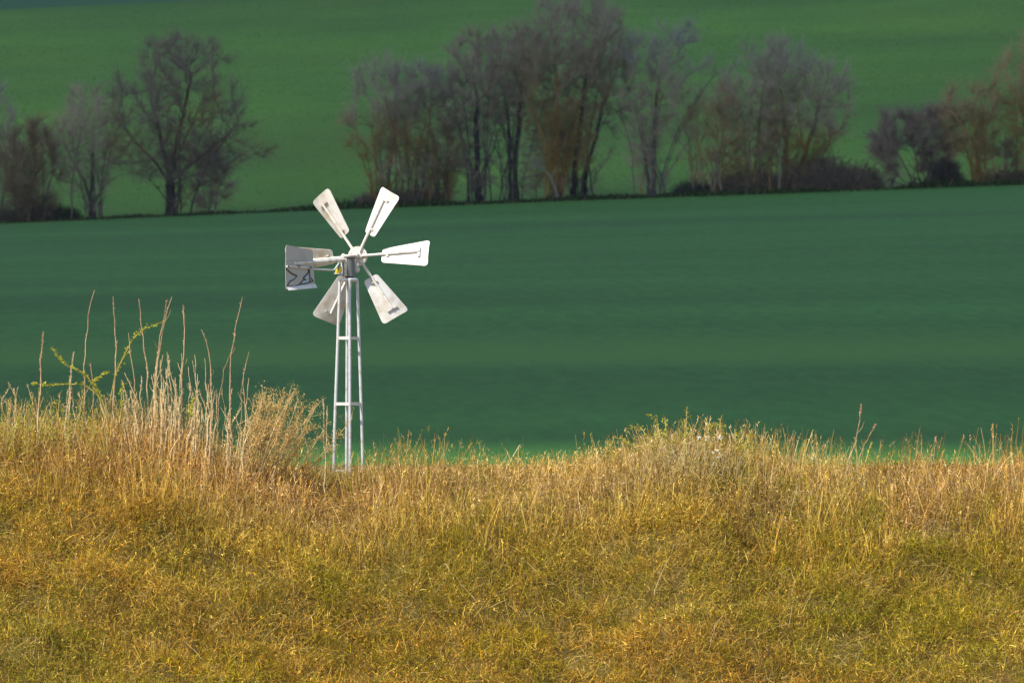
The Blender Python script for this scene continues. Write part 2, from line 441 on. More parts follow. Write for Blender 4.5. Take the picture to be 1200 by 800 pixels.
def dry_stalk(pts, d, r0, label, col=(.42, .28, .15), head=0, side=0, group='tall dry stalks standing above the bank', seed=0, wob=.010, name='dry_stalk', reddish=True):
    r = np.random.default_rng(seed + 900)
    P = resample(polystalk(pts, d), 14)
    root = P[0].copy()
    P = P - root
    P[1:, :2] += np.cumsum(r.normal(0, wob, (13, 2)), axis=0) * .6 + r.normal(0, .004, (13, 2))
    g = Geo()
    col = np.array(col); top = np.array((.42, .27, .15)) if reddish else col * .8
    f = np.linspace(0, 1, 14)[:, None]
    c = col * (1 - f) + top * f
    c = c * r.uniform(.8, 1.2, (14, 1))
    rad = 1.35 * r0 * (1 - .6 * f[:, 0])
    rad *= r.uniform(.88, 1.15, 14)      # nodes along the stalk
    tubes(g, P[None], rad[None], c[None], S=6)
    k = 46      # buds, scars and leaf stubs up the stalk
    w_ = r.uniform(.15, .97, k) * 13; j_ = np.minimum(w_.astype(int), 12); fr_ = (w_ - j_)[:, None]
    q = P[j_] * (1 - fr_) + P[j_ + 1] * fr_; a = r.uniform(0, 2 * np.pi, k); l = r.uniform(.006, .02, k)
    e = q + np.stack([np.cos(a) * l, np.sin(a) * l, l * r.uniform(.3, 1.6, k)], -1)
    tubes(g, np.stack([q, e], 1), np.stack([np.full(k, r0 * .75), np.full(k, r0 * .3)], 1), c[j_] * r.uniform(.7, 1.4, (k, 1)), S=4)
    if head:       # knobbly seed head
        k = 26
        q = P[-1] - (P[-1] - P[-3]) * r.uniform(0, head, (k, 1))
        a = r.uniform(0, 2 * np.pi, k)
        e = q + np.stack([np.cos(a) * .011, np.sin(a) * .011, r.uniform(.004, .022, k)], -1)
        tubes(g, np.stack([q, e], 1), np.tile([.004, .0025], (k, 1)), np.tile(top * 1.1, (k, 1)))
    for i in range(side):
        j = r.integers(4, 12)
        a = r.uniform(0, 2 * np.pi); l = r.uniform(.04, .14)
        e1 = P[j] + np.array([np.cos(a) * l * .4, np.sin(a) * l * .4, l * .5])
        e2 = P[j] + np.array([np.cos(a) * l * .6, np.sin(a) * l * .6, l])
        tubes(g, np.stack([P[j], e1, e2])[None], np.array([[.0032, .0025, .0014]]), c[j][None])
    o = g.build(name, M_stalk, loc=root, smooth=True)
    return tag(o, label, 'stalk', group)

ST = [  # measured polyline, thickness, label
 ([(44, 490), (46, 450), (46, 420), (48.5, 388)], .0085, 'thick brown capped stalk, leftmost of the tall dry stalks', 1.2, 0),
 ([(99, 490), (100, 440), (99, 400), (102, 365), (108, 340)], .0065, 'tall thin reddish stalk curving right, second tall one from the left edge', 0, 1),
 ([(82, 487), (84, 440), (87, 413)], .0075, 'short stout pale stalk between the capped stalk and the curved tall one', .8, 1),
 ([(79, 485), (82, 450), (83, 428)], .006, 'short thin stalk touching the left side of the stout pale stalk', 0, 0),
 ([(136, 488), (137, 440), (136, 395), (133, 347)], .0072, 'tall straight reddish stalk rising left of the arching leafy cane tip', 0, 1),
 ([(110, 482), (110, 450), (107, 425)], .0055, 'faint brown stalk behind the leafy canes', 0, 0),
 ([(158, 492), (155, 440), (152, 415), (150, 390)], .006, 'brown stalk just left of the densest stalk cluster', 0, 1),
 ([(176, 500), (174, 440), (172, 400), (168, 350)], .0072, 'tall stalk leaning left in the densest cluster of stalks', 0, 1),
 ([(178, 505), (182, 440), (186, 400), (194, 352)], .0075, 'tall forked looking stalk leaning slightly right in the densest cluster', .5, 2),
 ([(181, 505), (186, 440), (192, 395), (198, 365), (204, 348)], .007, 'tallest stalk of the densest cluster with its tip bent to the right', 0, 1),
 ([(212, 510), (212, 440), (212, 400), (210, 357)], .0085, 'tall thick red brown stalk right of the densest cluster', .7, 2),
 ([(245, 525), (246, 470), (246, 435), (243, 405), (237, 386)], .0075, 'stalk with kinked tip bent left, between the thick stalk and the lone tall stalk', 0, 2),
 ([(269, 525), (269, 460), (270, 415), (276, 385), (284, 348)], .0068, 'lone tall thin stalk curving right, left of the brushy dry shrub', 0, 1),
 ([(258, 500), (258, 465), (262, 430), (269, 412)], .0042, 'faint thin stalk left beside the lone tall stalk', 0, 1),
 ([(288, 490), (286, 455), (286, 440), (293, 412)], .005, 'short bent stalk right of the lone tall stalk', 0, 1),
 ([(281, 490), (282, 455), (287, 430)], .0034, 'hair thin stalk between the lone tall stalk and the bent one', 0, 0),
 ([(194, 505), (195, 460), (194, 433)], .0068, 'pale stub with broken top between the densest cluster and the thick stalk', .7, 1),
 ([(167, 503), (166, 465), (166, 440)], .0065, 'pale stub on the left flank of the densest cluster', 0, 0),
 ([(222, 510), (221, 460), (219, 430)], .0065, 'half height pale stalk just right of the thick red brown stalk', 0, 1),
 ([(226, 512), (231, 475), (237, 446)], .0065, 'short stalk leaning right between the thick stalk and the kinked one', 0, 1),
 ([(249, 520), (249, 480), (250, 458)], .0055, 'short straight stub close right of the kinked stalk', 0, 0),
 ([(145, 492), (146, 470), (144, 448)], .0055, 'short stub below the arching leafy cane', 0, 0),
 ([(205, 512), (207, 470), (209, 442)], .006, 'pale stub directly left of the thick red brown stalk base', 0, 0),
 ([(278, 535), (280, 500), (278, 485)], .006, 'low stub at the left foot of the brushy dry shrub', 0, 0),
 ([(380, 535), (381, 500), (380, 468)], .0055, 'twiggy stalk left beside the wind pump legs', .6, 2),
 ([(384, 530), (386, 500), (385, 475)], .005, 'shorter twiggy stalk nearest to the left tower leg', 0, 1),
 ([(993, 540), (1002, 520), (1006, 500), (1010, 474)], .0055, 'tall thin stalk standing alone on the bank right of the flowering bush', .6, 3),
 ([(1008, 540), (1015, 520), (1021, 508), (1028, 498)], .005, 'stalk arching right beside the tall lone right hand stalk', .4, 2),
 ([(1093, 545), (1098, 525), (1100, 512)], .0042, 'small seeded stalk near the right end of the bank', .6, 2),
 ([(931, 540), (931, 522), (931, 513)], .004, 'small upright stalk right behind the flowering bush slope', .5, 1),
]
for i, (p, r0, lab, head, side) in enumerate(ST):
    d = 86.55 + ((i * 37) % 11) * .06
    pale = i in (2, 3, 16, 17, 18, 19, 20, 21, 22, 23, 24, 25)
    dry_stalk(p, d, r0, lab, (.68, .52, .29) if pale else (.62, .45, .25), head, side, seed=i,
              reddish=not pale)
# low stubs filling the dense stalk patch are many and alike
r = np.random.default_rng(99)
for i in range(92):
    bx = r.uniform(145, 290) if i % 3 else r.uniform(155, 232)
    if i >= 76: bx = r.uniform(-4, 150)
    hh = r.uniform(15, 45) if i >= 76 else r.uniform(22, 66) if i % 5 else r.uniform(60, 105)
    by = 500 + max(-10, (bx - 150) * .16)
    dry_stalk([(bx, by), (bx + r.normal(0, 3), by - hh * .5), (bx + r.normal(0, 7), by - hh)], 86.45 + r.uniform(0, .6),
              r.uniform(.0045, .0065), 'pale dry broken stub in the thicket of stalks left of the brushy shrub' if i < 76 else 'short pale stub in the grass at the left end of the bank crest',
              (.74, .56, .29) if i < 76 else (.55, .41, .20), 0, int(r.integers(0, 2)), group='short stubs among the tall stalks' if i < 76 else 'short stubs at the left end of the crest', seed=200 + i, reddish=False)
# fallen straws lying on the matted grass
def lying(p, d0, d1, lab, seed):
    r = np.random.default_rng(seed)
    n = len(p)
    P = []
    for i, (px, py) in enumerate(p):
        # walk down the view ray until just above the bank
        for d in np.arange(76, 88, .02):
            q = at(px, py, d)
            if q[2] < gz(q[0], q[1]) + .13: break
        P.append(q)
    P = resample(np.array(P), 10); root = P[0].copy(); P = P - root
    P += np.cumsum(r.normal(0, .007, P.shape), axis=0)
    g = Geo()
    tubes(g, P[None], np.linspace(.0048, .002, 10)[None], np.tile((.52, .39, .19), (1, 10, 1)), S=6)
    tag(g.build('fallen_straw', M_stalk, loc=root, smooth=True), lab, 'straw', 'single straws lying on the bank')
lying([(262, 799), (250, 782), (240, 775), (219, 750)], 0, 0, 'long pale straw slanting at the bottom left of the bank', 1)
lying([(766, 698), (778, 672), (795, 639)], 0, 0, 'pale straw slanting up right below the flowering bush', 2)
lying([(520, 660), (545, 690), (556, 706)], 0, 0, 'bent pale straw in the middle of the bank', 3)
lying([(832, 760), (836, 735), (844, 720)], 0, 0, 'short pale straw low on the right half of the bank', 4)

# ------------------------------------------------------------------ leafy bramble with arching canes
def leaf_quads(g, P, L, W, cols, r):
    n = len(P)
    a = r.uniform(0, 2 * np.pi, n); el = r.uniform(-.4, 1.2, n)
    d = np.stack([np.cos(a) * np.cos(el), np.sin(a) * np.cos(el), np.sin(el)], -1)
    ribbons(g, np.stack([P, P + d * (L * .5)[:, None], P + d * L[:, None]], 1),
            np.stack([W * .3, W, W * .1], 1), cols, ang=r.uniform(0, np.pi, n))

def bramble():
    d = 86.5; r = np.random.default_rng(3)
    bx = at(128, 490, d)[0]; root = np.array([bx, d, gz(bx, d)])
    t = empty('bramble', root, 'yellow green leafy bramble with arching canes among the tall dry stalks', 'bramble')
    canes = [[(128, 495), (129, 470), (135, 440), (146, 415), (157, 395), (170, 385), (183, 380), (193, 377)],
             [(126, 495), (122, 472), (112, 460), (98, 450), (75, 450), (56, 452), (38, 449)],
             [(124, 490), (114, 460), (104, 443), (92, 434), (78, 428), (68, 418), (60, 406)],
             [(127, 490), (116, 458), (108, 450), (118, 441), (128, 435)],
             [(140, 495), (143, 475), (142, 462), (145, 448)],
             [(222, 500), (223, 480), (226, 466)]]
    for k, c in enumerate(canes):
        P = resample(np.array([at(px, py, d - .1 * k + .2) for px, py in c]), 18) - root
        P[:, 1] += np.cumsum(r.normal(0, .008, 18))
        g = Geo()
        cc = np.linspace(0, 1, 18)[:, None]
        tubes(g, P[None], np.linspace(.0075, .0035, 18)[None], (np.array((.40, .30, .10)) * (1 - cc) + np.array((.40, .38, .06)) * cc)[None], S=6)
        cane = g.build('cane', M_stalk, t, smooth=True)
        n = 110 if len(c) > 4 else 55
        f = r.uniform(.25, 1, n) ** .8 * 17; i = np.minimum(f.astype(int), 16); fr = (f - i)[:, None]
        q = P[i] * (1 - fr) + P[i + 1] * fr + r.normal(0, .009, (n, 3))
        gl = Geo()
        cl = np.array([(.42, .42, .03), (.33, .38, .03), (.50, .45, .05)])[r.choice(3, n)] * r.uniform(.8, 1.2, (n, 1))
        leaf_quads(gl, q, r.uniform(.016, .036, n), r.uniform(.012, .02, n), cl, r)
        gl.build('leaves', M_leaf, cane)
bramble()
def leafy_shrub():
    d = 86.5; r = np.random.default_rng(31)
    x0 = at(60, 490, d)[0]; root = np.array([x0, d, gz(x0, d)])
    t = empty('leafy_shrub', root, 'low yellow green leafy twigs spreading along the crest at the left edge', 'shrub')
    n = 60
    bx = r.uniform(-8, 140, n); B = np.stack([(bx - 600) * 1e-4 * d, d + r.normal(0, .2, n), np.zeros(n)], -1)
    B[:, 2] = ground(B[:, 0], B[:, 1])
    h = r.uniform(.2, .52, n)
    T_ = B + np.stack([r.normal(0, .13, n), r.normal(0, .08, n), h], -1)
    f = np.linspace(0, 1, 6)[None, :, None]
    pts = B[:, None] * (1 - f) + T_[:, None] * f
    pts[:, 1:] += np.cumsum(r.normal(0, .012, (n, 5, 3)), axis=1)
    pts -= root
    gs, gl = Geo(), Geo()
    tubes(gs, pts, np.linspace(.0045, .0022, 6)[None] * np.ones((n, 1)), np.array((.50, .42, .14)) * r.uniform(.7, 1.2, (n, 1)), S=4)
    m = 2600; i = r.integers(0, n, m); j = r.integers(2, 6, m); q = pts[i, j] + r.normal(0, .018, (m, 3))
    leaf_quads(gl, q, r.uniform(.012, .026, m), r.uniform(.007, .014, m), np.array([(.42, .40, .03), (.34, .36, .03), (.52, .44, .07)])[r.choice(3, m)] * r.uniform(.75, 1.2, (m, 1)), r)
    gs.build('twigs', M_stalk, t); gl.build('leaves', M_leaf, t)
leafy_shrub()

# ------------------------------------------------------------------ brushy dry shrub fanning to the right
def dry_shrub():
    d = 86.7; r = np.random.default_rng(8)
    x0 = at(298, 555, d)[0]; root = np.array([x0, d, gz(x0, d)])
    t = empty('dry_shrub', root, 'straw coloured brushy dry shrub fanning to the right, left of the wind pump', 'shrub')
    gs, gh = Geo(), Geo()
    n = 64
    q_ = r.uniform(0, 1, n)
    bx = 272 + 62 * q_ + r.normal(0, 9, n); tx = bx + 14 + r.uniform(-6, 44, n) * (.5 + q_)
    ty = 452 + np.abs(340 - tx) * .30 + np.abs(r.normal(0, 30, n))
    B = np.stack([(bx - 600) * 1e-4 * d, d + r.normal(0, .12, n), np.zeros(n)], -1)
    B[:, 2] = ground(B[:, 0], B[:, 1]) - .02
    T = np.stack([(tx - 600) * 1e-4 * d, d + r.normal(0, .2, n), (400 - ty) * 1e-4 * d], -1)
    K = 7
    f = np.linspace(0, 1, K)[None, :, None]
    pts = B[:, None] * (1 - f) + T[:, None] * f
    pts[:, :, 0] -= (np.sin(f[..., 0] * np.pi) * r.uniform(-.02, .06, (n, 1)))
    pts += np.cumsum(r.normal(0, .009, (n, K, 3)), axis=1)
    pts -= root
    c = np.array([(.62, .43, .18), (.50, .32, .12), (.68, .50, .25)])[r.choice(3, n)]
    tubes(gs, pts, np.linspace(.0055, .0026, K)[None] * np.ones((n, 1)), c)
    # side twigs and feathery spent flower heads
    m = 900
    i = r.integers(0, n, m); s = r.uniform(.45, 1, m) * (K - 1); j = np.minimum(s.astype(int), K - 2); fr = (s - j)[:, None]
    q = pts[i, j] * (1 - fr) + pts[i, j + 1] * fr
    dd = norm(pts[i, -1] - pts[i, 0]) + r.normal(0, .55, (m, 3))
    L = r.uniform(.03, .14, m)
    e = q + norm(dd) * L[:, None]
    tubes(gs, np.stack([q, (q + e) / 2 + r.normal(0, .006, (m, 3)), e], 1), np.tile([.0028, .0024, .0014], (m, 1)), c[i], S=3)
    k = 7500
    i2 = r.integers(0, m, k)
    q2 = e[i2] + r.normal(0, .02, (k, 3))
    leaf_quads(gh, q2, r.uniform(.010, .026, k), r.uniform(.004, .009, k), np.array((.64, .46, .15)) * r.uniform(.7, 1.3, (k, 1)), r)
    gs.build('stems', M_stalk, t); gh.build('seed_heads', M_grass, t)
dry_shrub()

# ------------------------------------------------------------------ flowering bush on the hump right of centre
def flowering_bush():
    d = 86.45; r = np.random.default_rng(18)
    x0 = at(808, 560, d)[0]; root = np.array([x0, d, gz(x0, d) - .03])
    t = empty('bush', root, 'rounded twiggy bush with yellow green shoots and a few white blossoms on the bank crest', 'bush')
    gs, gl, gb = Geo(), Geo(), Geo()
    n = 420
    bx = 808 + r.normal(0, 48, n); by = d + r.normal(0, .25, n)
    B = np.stack([(bx - 600) * 1e-4 * d, by, np.zeros(n)], -1); B[:, 2] = ground(B[:, 0], B[:, 1]) - .02
    tx = bx + r.normal(0, 16, n)
    hgt = (.20 + .17 * np.exp(-((tx - 805) / 62) ** 2)) * r.uniform(.6, 1.25, n)
    T = B + np.stack([(tx - bx) * 1e-4 * d, r.normal(0, .08, n), hgt], -1)
    f = np.linspace(0, 1, 5)[None, :, None]
    pts = B[:, None] * (1 - f) + T[:, None] * f + r.normal(0, .01, (n, 5, 3))
    shoots = [[(768, 540), (760, 515), (750, 498), (731, 503)], [(780, 540), (772, 505), (770, 492), (757, 486)],
              [(785, 540), (781, 510), (779, 489)], [(805, 540), (804, 505), (805, 476)], [(812, 540), (806, 510), (803, 495)],
              [(825, 540), (827, 510), (832, 501), (842, 496)], [(842, 540), (846, 512), (849, 497)], [(862, 540), (862, 515), (861, 502)],
              [(866, 545), (872, 520), (868, 500)], [(868, 545), (875, 520), (881, 507)], [(745, 545), (738, 522), (722, 512)], [(715, 545), (712, 525), (714, 515)]]
    pts -= root
    c = np.array([(.66, .48, .22), (.52, .36, .14), (.70, .56, .32), (.48, .42, .09)])[r.choice(4, n)]
    tubes(gs, pts, np.linspace(.0045, .002, 5)[None] * np.ones((n, 1)), c, S=3)
    m = 2400
    i = r.integers(0, n, m); j = r.integers(2, 5, m)
    q = pts[i, j]; e = q + norm(r.normal(0, 1, (m, 3)) + np.array([0, 0, .7])) * r.uniform(.02, .08, (m, 1))
    tubes(gs, np.stack([q, e], 1), np.tile([.0022, .0012], (m, 1)), c[i], S=3)
    lp = [e[r.integers(0, m, 2200)] + r.normal(0, .012, (2200, 3))]
    yl = []
    for k, s in enumerate(shoots):
        P = resample(np.array([at(px, py, d + r.normal(0, .1)) for px, py in s]), 9) - root
        tubes(gs, P[None], np.linspace(.005, .0028, 9)[None], np.tile((.42, .36, .14), (1, 1, 1)), S=5)
        w = r.uniform(.35, 1, 42) * 8; j = np.minimum(w.astype(int), 7); fr = (w - j)[:, None]
        yl.append(P[j] * (1 - fr) + P[j + 1] * fr + r.normal(0, .012, (42, 3)))
    lp = np.concatenate(lp); yl = np.concatenate(yl)
    leaf_quads(gl, lp, r.uniform(.012, .026, len(lp)), r.uniform(.006, .012, len(lp)),
               np.array([(.46, .38, .10), (.36, .35, .045), (.54, .43, .16)])[r.choice(3, len(lp))] * r.uniform(.8, 1.2, (len(lp), 1)), r)
    leaf_quads(gl, yl, r.uniform(.016, .034, len(yl)), r.uniform(.010, .019, len(yl)), np.array((.50, .44, .045)) * r.uniform(.75, 1.2, (len(yl), 1)), r)
    for px, py, k in [(820, 513, 9), (828, 513, 8), (843.5, 513, 12), (839, 528, 5), (837, 545, 6), (842, 536, 4), (836, 531, 4)]:
        q = at(px, py, d - .28) - root + r.normal(0, .010, (k, 3))
        leaf_quads(gb, q, r.uniform(.014, .024, k), r.uniform(.014, .02, k), np.tile((.85, .80, .72), (k, 1)), r)
    gs.build('twigs', M_stalk, t); gl.build('leaves', M_leaf, t); gb.build('blossoms', M_leaf, t)
flowering_bush()

# ------------------------------------------------------------------ hedge trees (bare, early spring)
def space_tree(r, env, trunk, n_att=420, D=.42, infl=3.2, kill=.75, up=.12, iters=90):
    """grow a branch skeleton into the crown envelope. env: list of (cx,cy,cz,rx,ry,rz); trunk: list of polylines"""
    att = []
    vol = np.array([e[3] * e[4] * e[5] for e in env]); vol /= vol.sum()
    for e, v in zip(env, vol):
        k = max(20, int(n_att * v))
        q = norm(r.normal(0, 1, (k, 3))) * (r.uniform(0, 1, (k, 1)) ** .38)
        att.append(np.array(e[:3]) + q * np.array(e[3:]))
    A = np.concatenate(att)
    A = A[A[:, 2] > .25]
    o_ = r.uniform(0, 50)
    gap = vnoise(A[:, 0] / 1.5 + o_, A[:, 2] / 1.5 + .35 * A[:, 1], 3) + .25 * r.uniform(-1, 1, len(A))
    A = A[gap > .36]
    nodes, par = [], []
    for line in trunk:
        L = np.linalg.norm(np.diff(np.array(line), axis=0), axis=1).sum()
        P = resample(np.array(line, float), max(3, int(L / D) + 1))
        P[1:, :2] += r.normal(0, .03, (len(P) - 1, 2))
        for i, p in enumerate(P):
            if i == 0:      # a line that starts up on another stem is a limb of it
                par.append(int(np.argmin(((np.array(nodes) - p) ** 2).sum(1))) if (nodes and p[2] > .45) else -1)
            else: par.append(len(nodes) - 1)
            nodes.append(p)
    nodes = np.array(nodes); par = list(par)
    for it in range(iters):
        if len(A) == 0: break
        D2 = ((A[:, None] - nodes[None]) ** 2).sum(-1)
        near = D2.argmin(1); dist = np.sqrt(D2[np.arange(len(A)), near])
        act = dist < (infl if it > 6 else 99)
        if not act.any(): break
        vec = norm(A - nodes[near])
        acc = np.zeros_like(nodes); np.add.at(acc, near[act], vec[act])
        idx = np.unique(near[act])
        dirs = norm(acc[idx] + np.array([0, 0, up]) * 1.0 + r.normal(0, .22, (len(idx), 3)))
        new = nodes[idx] + dirs * D
        dn = ((new[:, None] - nodes[None]) ** 2).sum(-1).min(1)
        ok = dn > (D * .45) ** 2
        if not ok.any(): break
        par += list(idx[ok]); nodes = np.concatenate([nodes, new[ok]])
        D2 = ((A[:, None] - nodes[None, -ok.sum():]) ** 2).sum(-1).min(1)
        A = A[D2 > kill ** 2]
    return nodes, np.array(par)

def hedge_tree(name, label, cat, base_px, y_off, env_px, trunks_px, trunk_col, twig_col, lichen=0., n_att=420, r_tip=.0135,
               twigs=3600, pale_tip=.0, seed=1, tw=.0085, max_r=.3, D=.42, twig_len=(.3, 1.0), group='bare trees of the hedge line', pow_=2.08):
    """measurements in image pixels relative to this photo's frame; 1 px = d*1e-4 m at the tree"""
    r = np.random.default_rng(seed * 131 + 5)
    d = 450.6 + y_off; s = d * 1e-4
    bx = (base_px[0] - 600) * s
    root = np.array([bx, d, gz(bx, d) - .05])
    top_z0 = (400 - base_px[1]) * s
    t = empty(name, root, label, cat, group)
    def loc(px, py, dy=0): return ((px - base_px[0]) * s, dy, (base_px[1] - py) * s)
    env = []
    for (cx, cy, rx, ry) in env_px:
        c = loc(cx, cy); env.append((c[0], r.uniform(-.3, .3), c[2], rx * s, rx * s * .8, ry * s))
    if cat == 'tree':
        top_ = min(e[1] - e[3] for e in env_px); hh_ = (base_px[1] - top_)
        ws_ = np.mean([e[2] for e in env_px])
        for q_ in range(3):
            c = loc(base_px[0] + r.normal(0, .35) * ws_, base_px[1] - hh_ * (.20 + .13 * q_))
            env.append((c[0], 0, c[2], ws_ * s * (.55 + .15 * q_), ws_ * s * .5, hh_ * s * .15))
    trunk = [[loc(*p, *( [(i * .15 * ((k % 3) - 1))] )) for i, p in enumerate(tp)] for k, tp in enumerate(trunks_px)]
    nodes, par = space_tree(r, env, trunk, n_att=int(n_att * 1.7), D=D, kill=.58)
    N = len(nodes)
    twigs = int(twigs * .62)
    acc = np.zeros(N); child = np.zeros(N, int)
    for i in range(N - 1, -1, -1):
        if child[i] == 0: acc[i] = r_tip ** pow_
        if par[i] >= 0: acc[par[i]] += acc[i]; child[par[i]] += 1
    rad = np.minimum(acc ** (1 / pow_), max_r)
    rad = rad * np.clip(1 + (rad - .03) * 13, 1, 1.75)
    ids = np.where(par >= 0)[0]
    p0, p1 = nodes[par[ids]], nodes[ids]
    r1 = rad[ids]; r0 = np.minimum(rad[par[ids]], r1 * 1.35)
    ext = p1 + (p1 - p0) * .08
    tc, wc = np.array(trunk_col), np.array(twig_col)
    mix = np.clip((r1 - .02) / .07, 0, 1)[:, None]
    c = wc * (1 - mix) + tc * mix
    if lichen:
        nz = fbm(p1[:, 0] * .8 + seed * 9, p1[:, 2] * .55, 7, 3)
        lm = np.clip((nz - .5 + (lichen - .5) * .5) * 5, 0, 1) * np.clip((r1 - .012) / .03, 0, 1)
        hfade = np.clip(1.25 - p1[:, 2] / (nodes[:, 2].max() * .85), 0, 1)
        lm = (lm * hfade)[:, None]
        c = c * (1 - lm) + np.array((.30, .17, .035)) * lm
    c = c * r.uniform(.8, 1.2, (len(c), 1))
    thick = r1 > .035
    stem = np.zeros(N, int); ns = 0; roots = []
    for i in range(N):
        if par[i] < 0:
            stem[i] = ns; ns += 1; roots.append(i)
        else: stem[i] = stem[par[i]]
    for k in range(ns):
        b = nodes[roots[k]]; rr = rad[roots[k]]
        sel = thick & (stem[ids] == k)
        g = Geo()
        if sel.any(): tubes(g, np.stack([p0, ext], 1)[sel], np.stack([r0, r1], 1)[sel], c[sel], S=6)
        if True:
            tubes(g, np.array([[b + [0, 0, -.15], b + [0, 0, .12], b + [0, 0, .5]]]), np.array([[rr * 1.6, rr * 1.25, rr * 1.0]]), tc[None] * .9, S=7)
        g.build('trunk', M_bark, t, smooth=True)
    g = Geo(); thin = ~thick
    tubes(g, np.stack([p0, ext], 1)[thin], np.stack([r0, r1], 1)[thin], c[thin], S=4)
    # suckers and thin secondary stems rising from the foot into the crown
    if cat == 'tree' and base_px[1] - min(e[1] - e[3] for e in env_px) > 90:
        k = 9; zt = nodes[:, 2].max()
        hw = np.abs(nodes[:, 0]).max()
        b = np.stack([r.normal(0, .45, k), r.normal(0, .4, k), np.zeros(k)], -1)
        e = b + np.stack([r.normal(0, .38, k) * hw, r.normal(0, .25, k) * hw, zt * r.uniform(.3, .75, k)], -1)
        f = np.linspace(0, 1, 8)[None, :, None]
        sp = b[:, None] * (1 - f) + e[:, None] * f
        sp[:, :, :2] = b[:, None, :2] + (e - b)[:, None, :2] * f ** 1.7
        sp[:, 1:] += np.cumsum(r.normal(0, .05, (k, 7, 3)), axis=1)
        rr0 = r.uniform(.028, .06, (k, 1))
        cs = (np.where(r.uniform(0, 1, (k, 1)) < lichen * .6, np.array([(.26, .16, .05)]), tc * .75 + wc * .2)) * r.uniform(.7, 1.2, (k, 1))
        tubes(g, sp, np.linspace(1, .35, 8)[None] * rr0, cs, S=5)
        m = k * 45; i = r.integers(0, k, m); j = r.integers(1, 8, m); q = sp[i, j] + r.normal(0, .05, (m, 3))
        a = r.uniform(0, 2 * np.pi, m); d1 = norm(np.stack([np.cos(a), np.sin(a), r.uniform(.2, 1.6, m)], -1))
        tubes(g, curved(q, d1, r.normal(0, .35, (m, 3)) + np.array([0, 0, .3]), r.uniform(.25, 1.0, m), 4, r), np.array([[1.1, 1, .8, .5]]) * np.full((m, 1), tw), cs[i] * r.uniform(.8, 1.5, (m, 1)), S=3)
    # twigs
    cand = np.where((rad < .045) & (nodes[:, 2] > .3))[0]
    w = 1. / (rad[cand] + .01); w /= w.sum()
    i = r.choice(cand, twigs, p=w)
    dirp = norm(nodes[i] - nodes[np.maximum(par[i], 0)])
    cen = nodes.mean(0)
    out = norm(nodes[i] - cen)
    d0 = norm(dirp * .7 + out * .35 + r.normal(0, .55, (twigs, 3)) + np.array([0, 0, .30]))
    L = r.uniform(*twig_len, twigs)
    bend = r.normal(0, .35, (twigs, 3)) + np.array([0, 0, .25])
    q = nodes[i] + dirp * r.uniform(-.4, 0, (twigs, 1)) * D
    pts = curved(q, d0, bend, L, 4, r)
    hz = np.clip((pts[:, -1, 2] / nodes[:, 2].max() - .6) / .4, 0, 1)[:, None] * pale_tip
    if lichen:
        hf = pts[:, -1, 2] / nodes[:, 2].max()
        lz = fbm(pts[:, 0, 0] * .5 + seed * 9, pts[:, 0, 2] * .5, 7, 3)
        ll = (np.clip((lz - .5 + (lichen - .55) * .35) * 5, 0, 1) * np.clip(1.75 - hf * 2, 0, 1) * .95)[:, None]
    else: ll = np.zeros((twigs, 1))
    wt = wc * (1 - ll) + np.array((.30, .19, .05)) * ll
    ctw = (wt * (1 - hz) + np.array((.34, .33, .31)) * hz) * r.uniform(.75, 1.3, (twigs, 1))
    tubes(g, pts, np.array([[1, .9, .75, .45]]) * (tw * r.uniform(.7, 1.3, (twigs, 1))), ctw, S=3)
    # short side shoots low on the stems
    lo = np.where((rad > .05) & (nodes[:, 2] > .3) & (nodes[:, 2] < nodes[:, 2].max() * .5))[0]
    if len(lo):
        k = min(260, 5 * len(lo)); i = r.choice(lo, k); a = r.uniform(0, 2 * np.pi, k)
        d1 = norm(np.stack([np.cos(a), np.sin(a), r.uniform(-.1, 1.2, k)], -1))
        q = nodes[i] + r.normal(0, .1, (k, 3)) * np.array([.3, .3, 1])
        tubes(g, curved(q, d1, r.normal(0, .4, (k, 3)) + np.array([0, 0, .4]), r.uniform(.2, 1.1, k), 4, r), np.array([[1.2, 1, .8, .5]]) * np.full((k, 1), tw), (wc * .7) * r.uniform(.7, 1.3, (k, 1)), S=3)
    m = twigs * 2      # second order twiglets
    k = r.integers(0, twigs, m); j = r.integers(1, 4, m)
    dq = norm(norm(pts[k, -1] - pts[k, 0]) + r.normal(0, .6, (m, 3)))
    q = pts[k, j]
    tubes(g, np.stack([q, q + dq * r.uniform(.12, .45, (m, 1)) * (twig_len[1])], 1), np.array([[.65, .35]]) * (tw * r.uniform(.7, 1.2, (m, 1))), ctw[k], S=3)
    g.build('crown', M_twig, t)
    return t

DARK = (.055, .05, .05); GREY = (.45, .37, .28); PURP = (.36, .29, .235); BRN = (.29, .21, .14); WARM = (.46, .33, .18); OCH = (.22, .14, .05)
T = hedge_tree
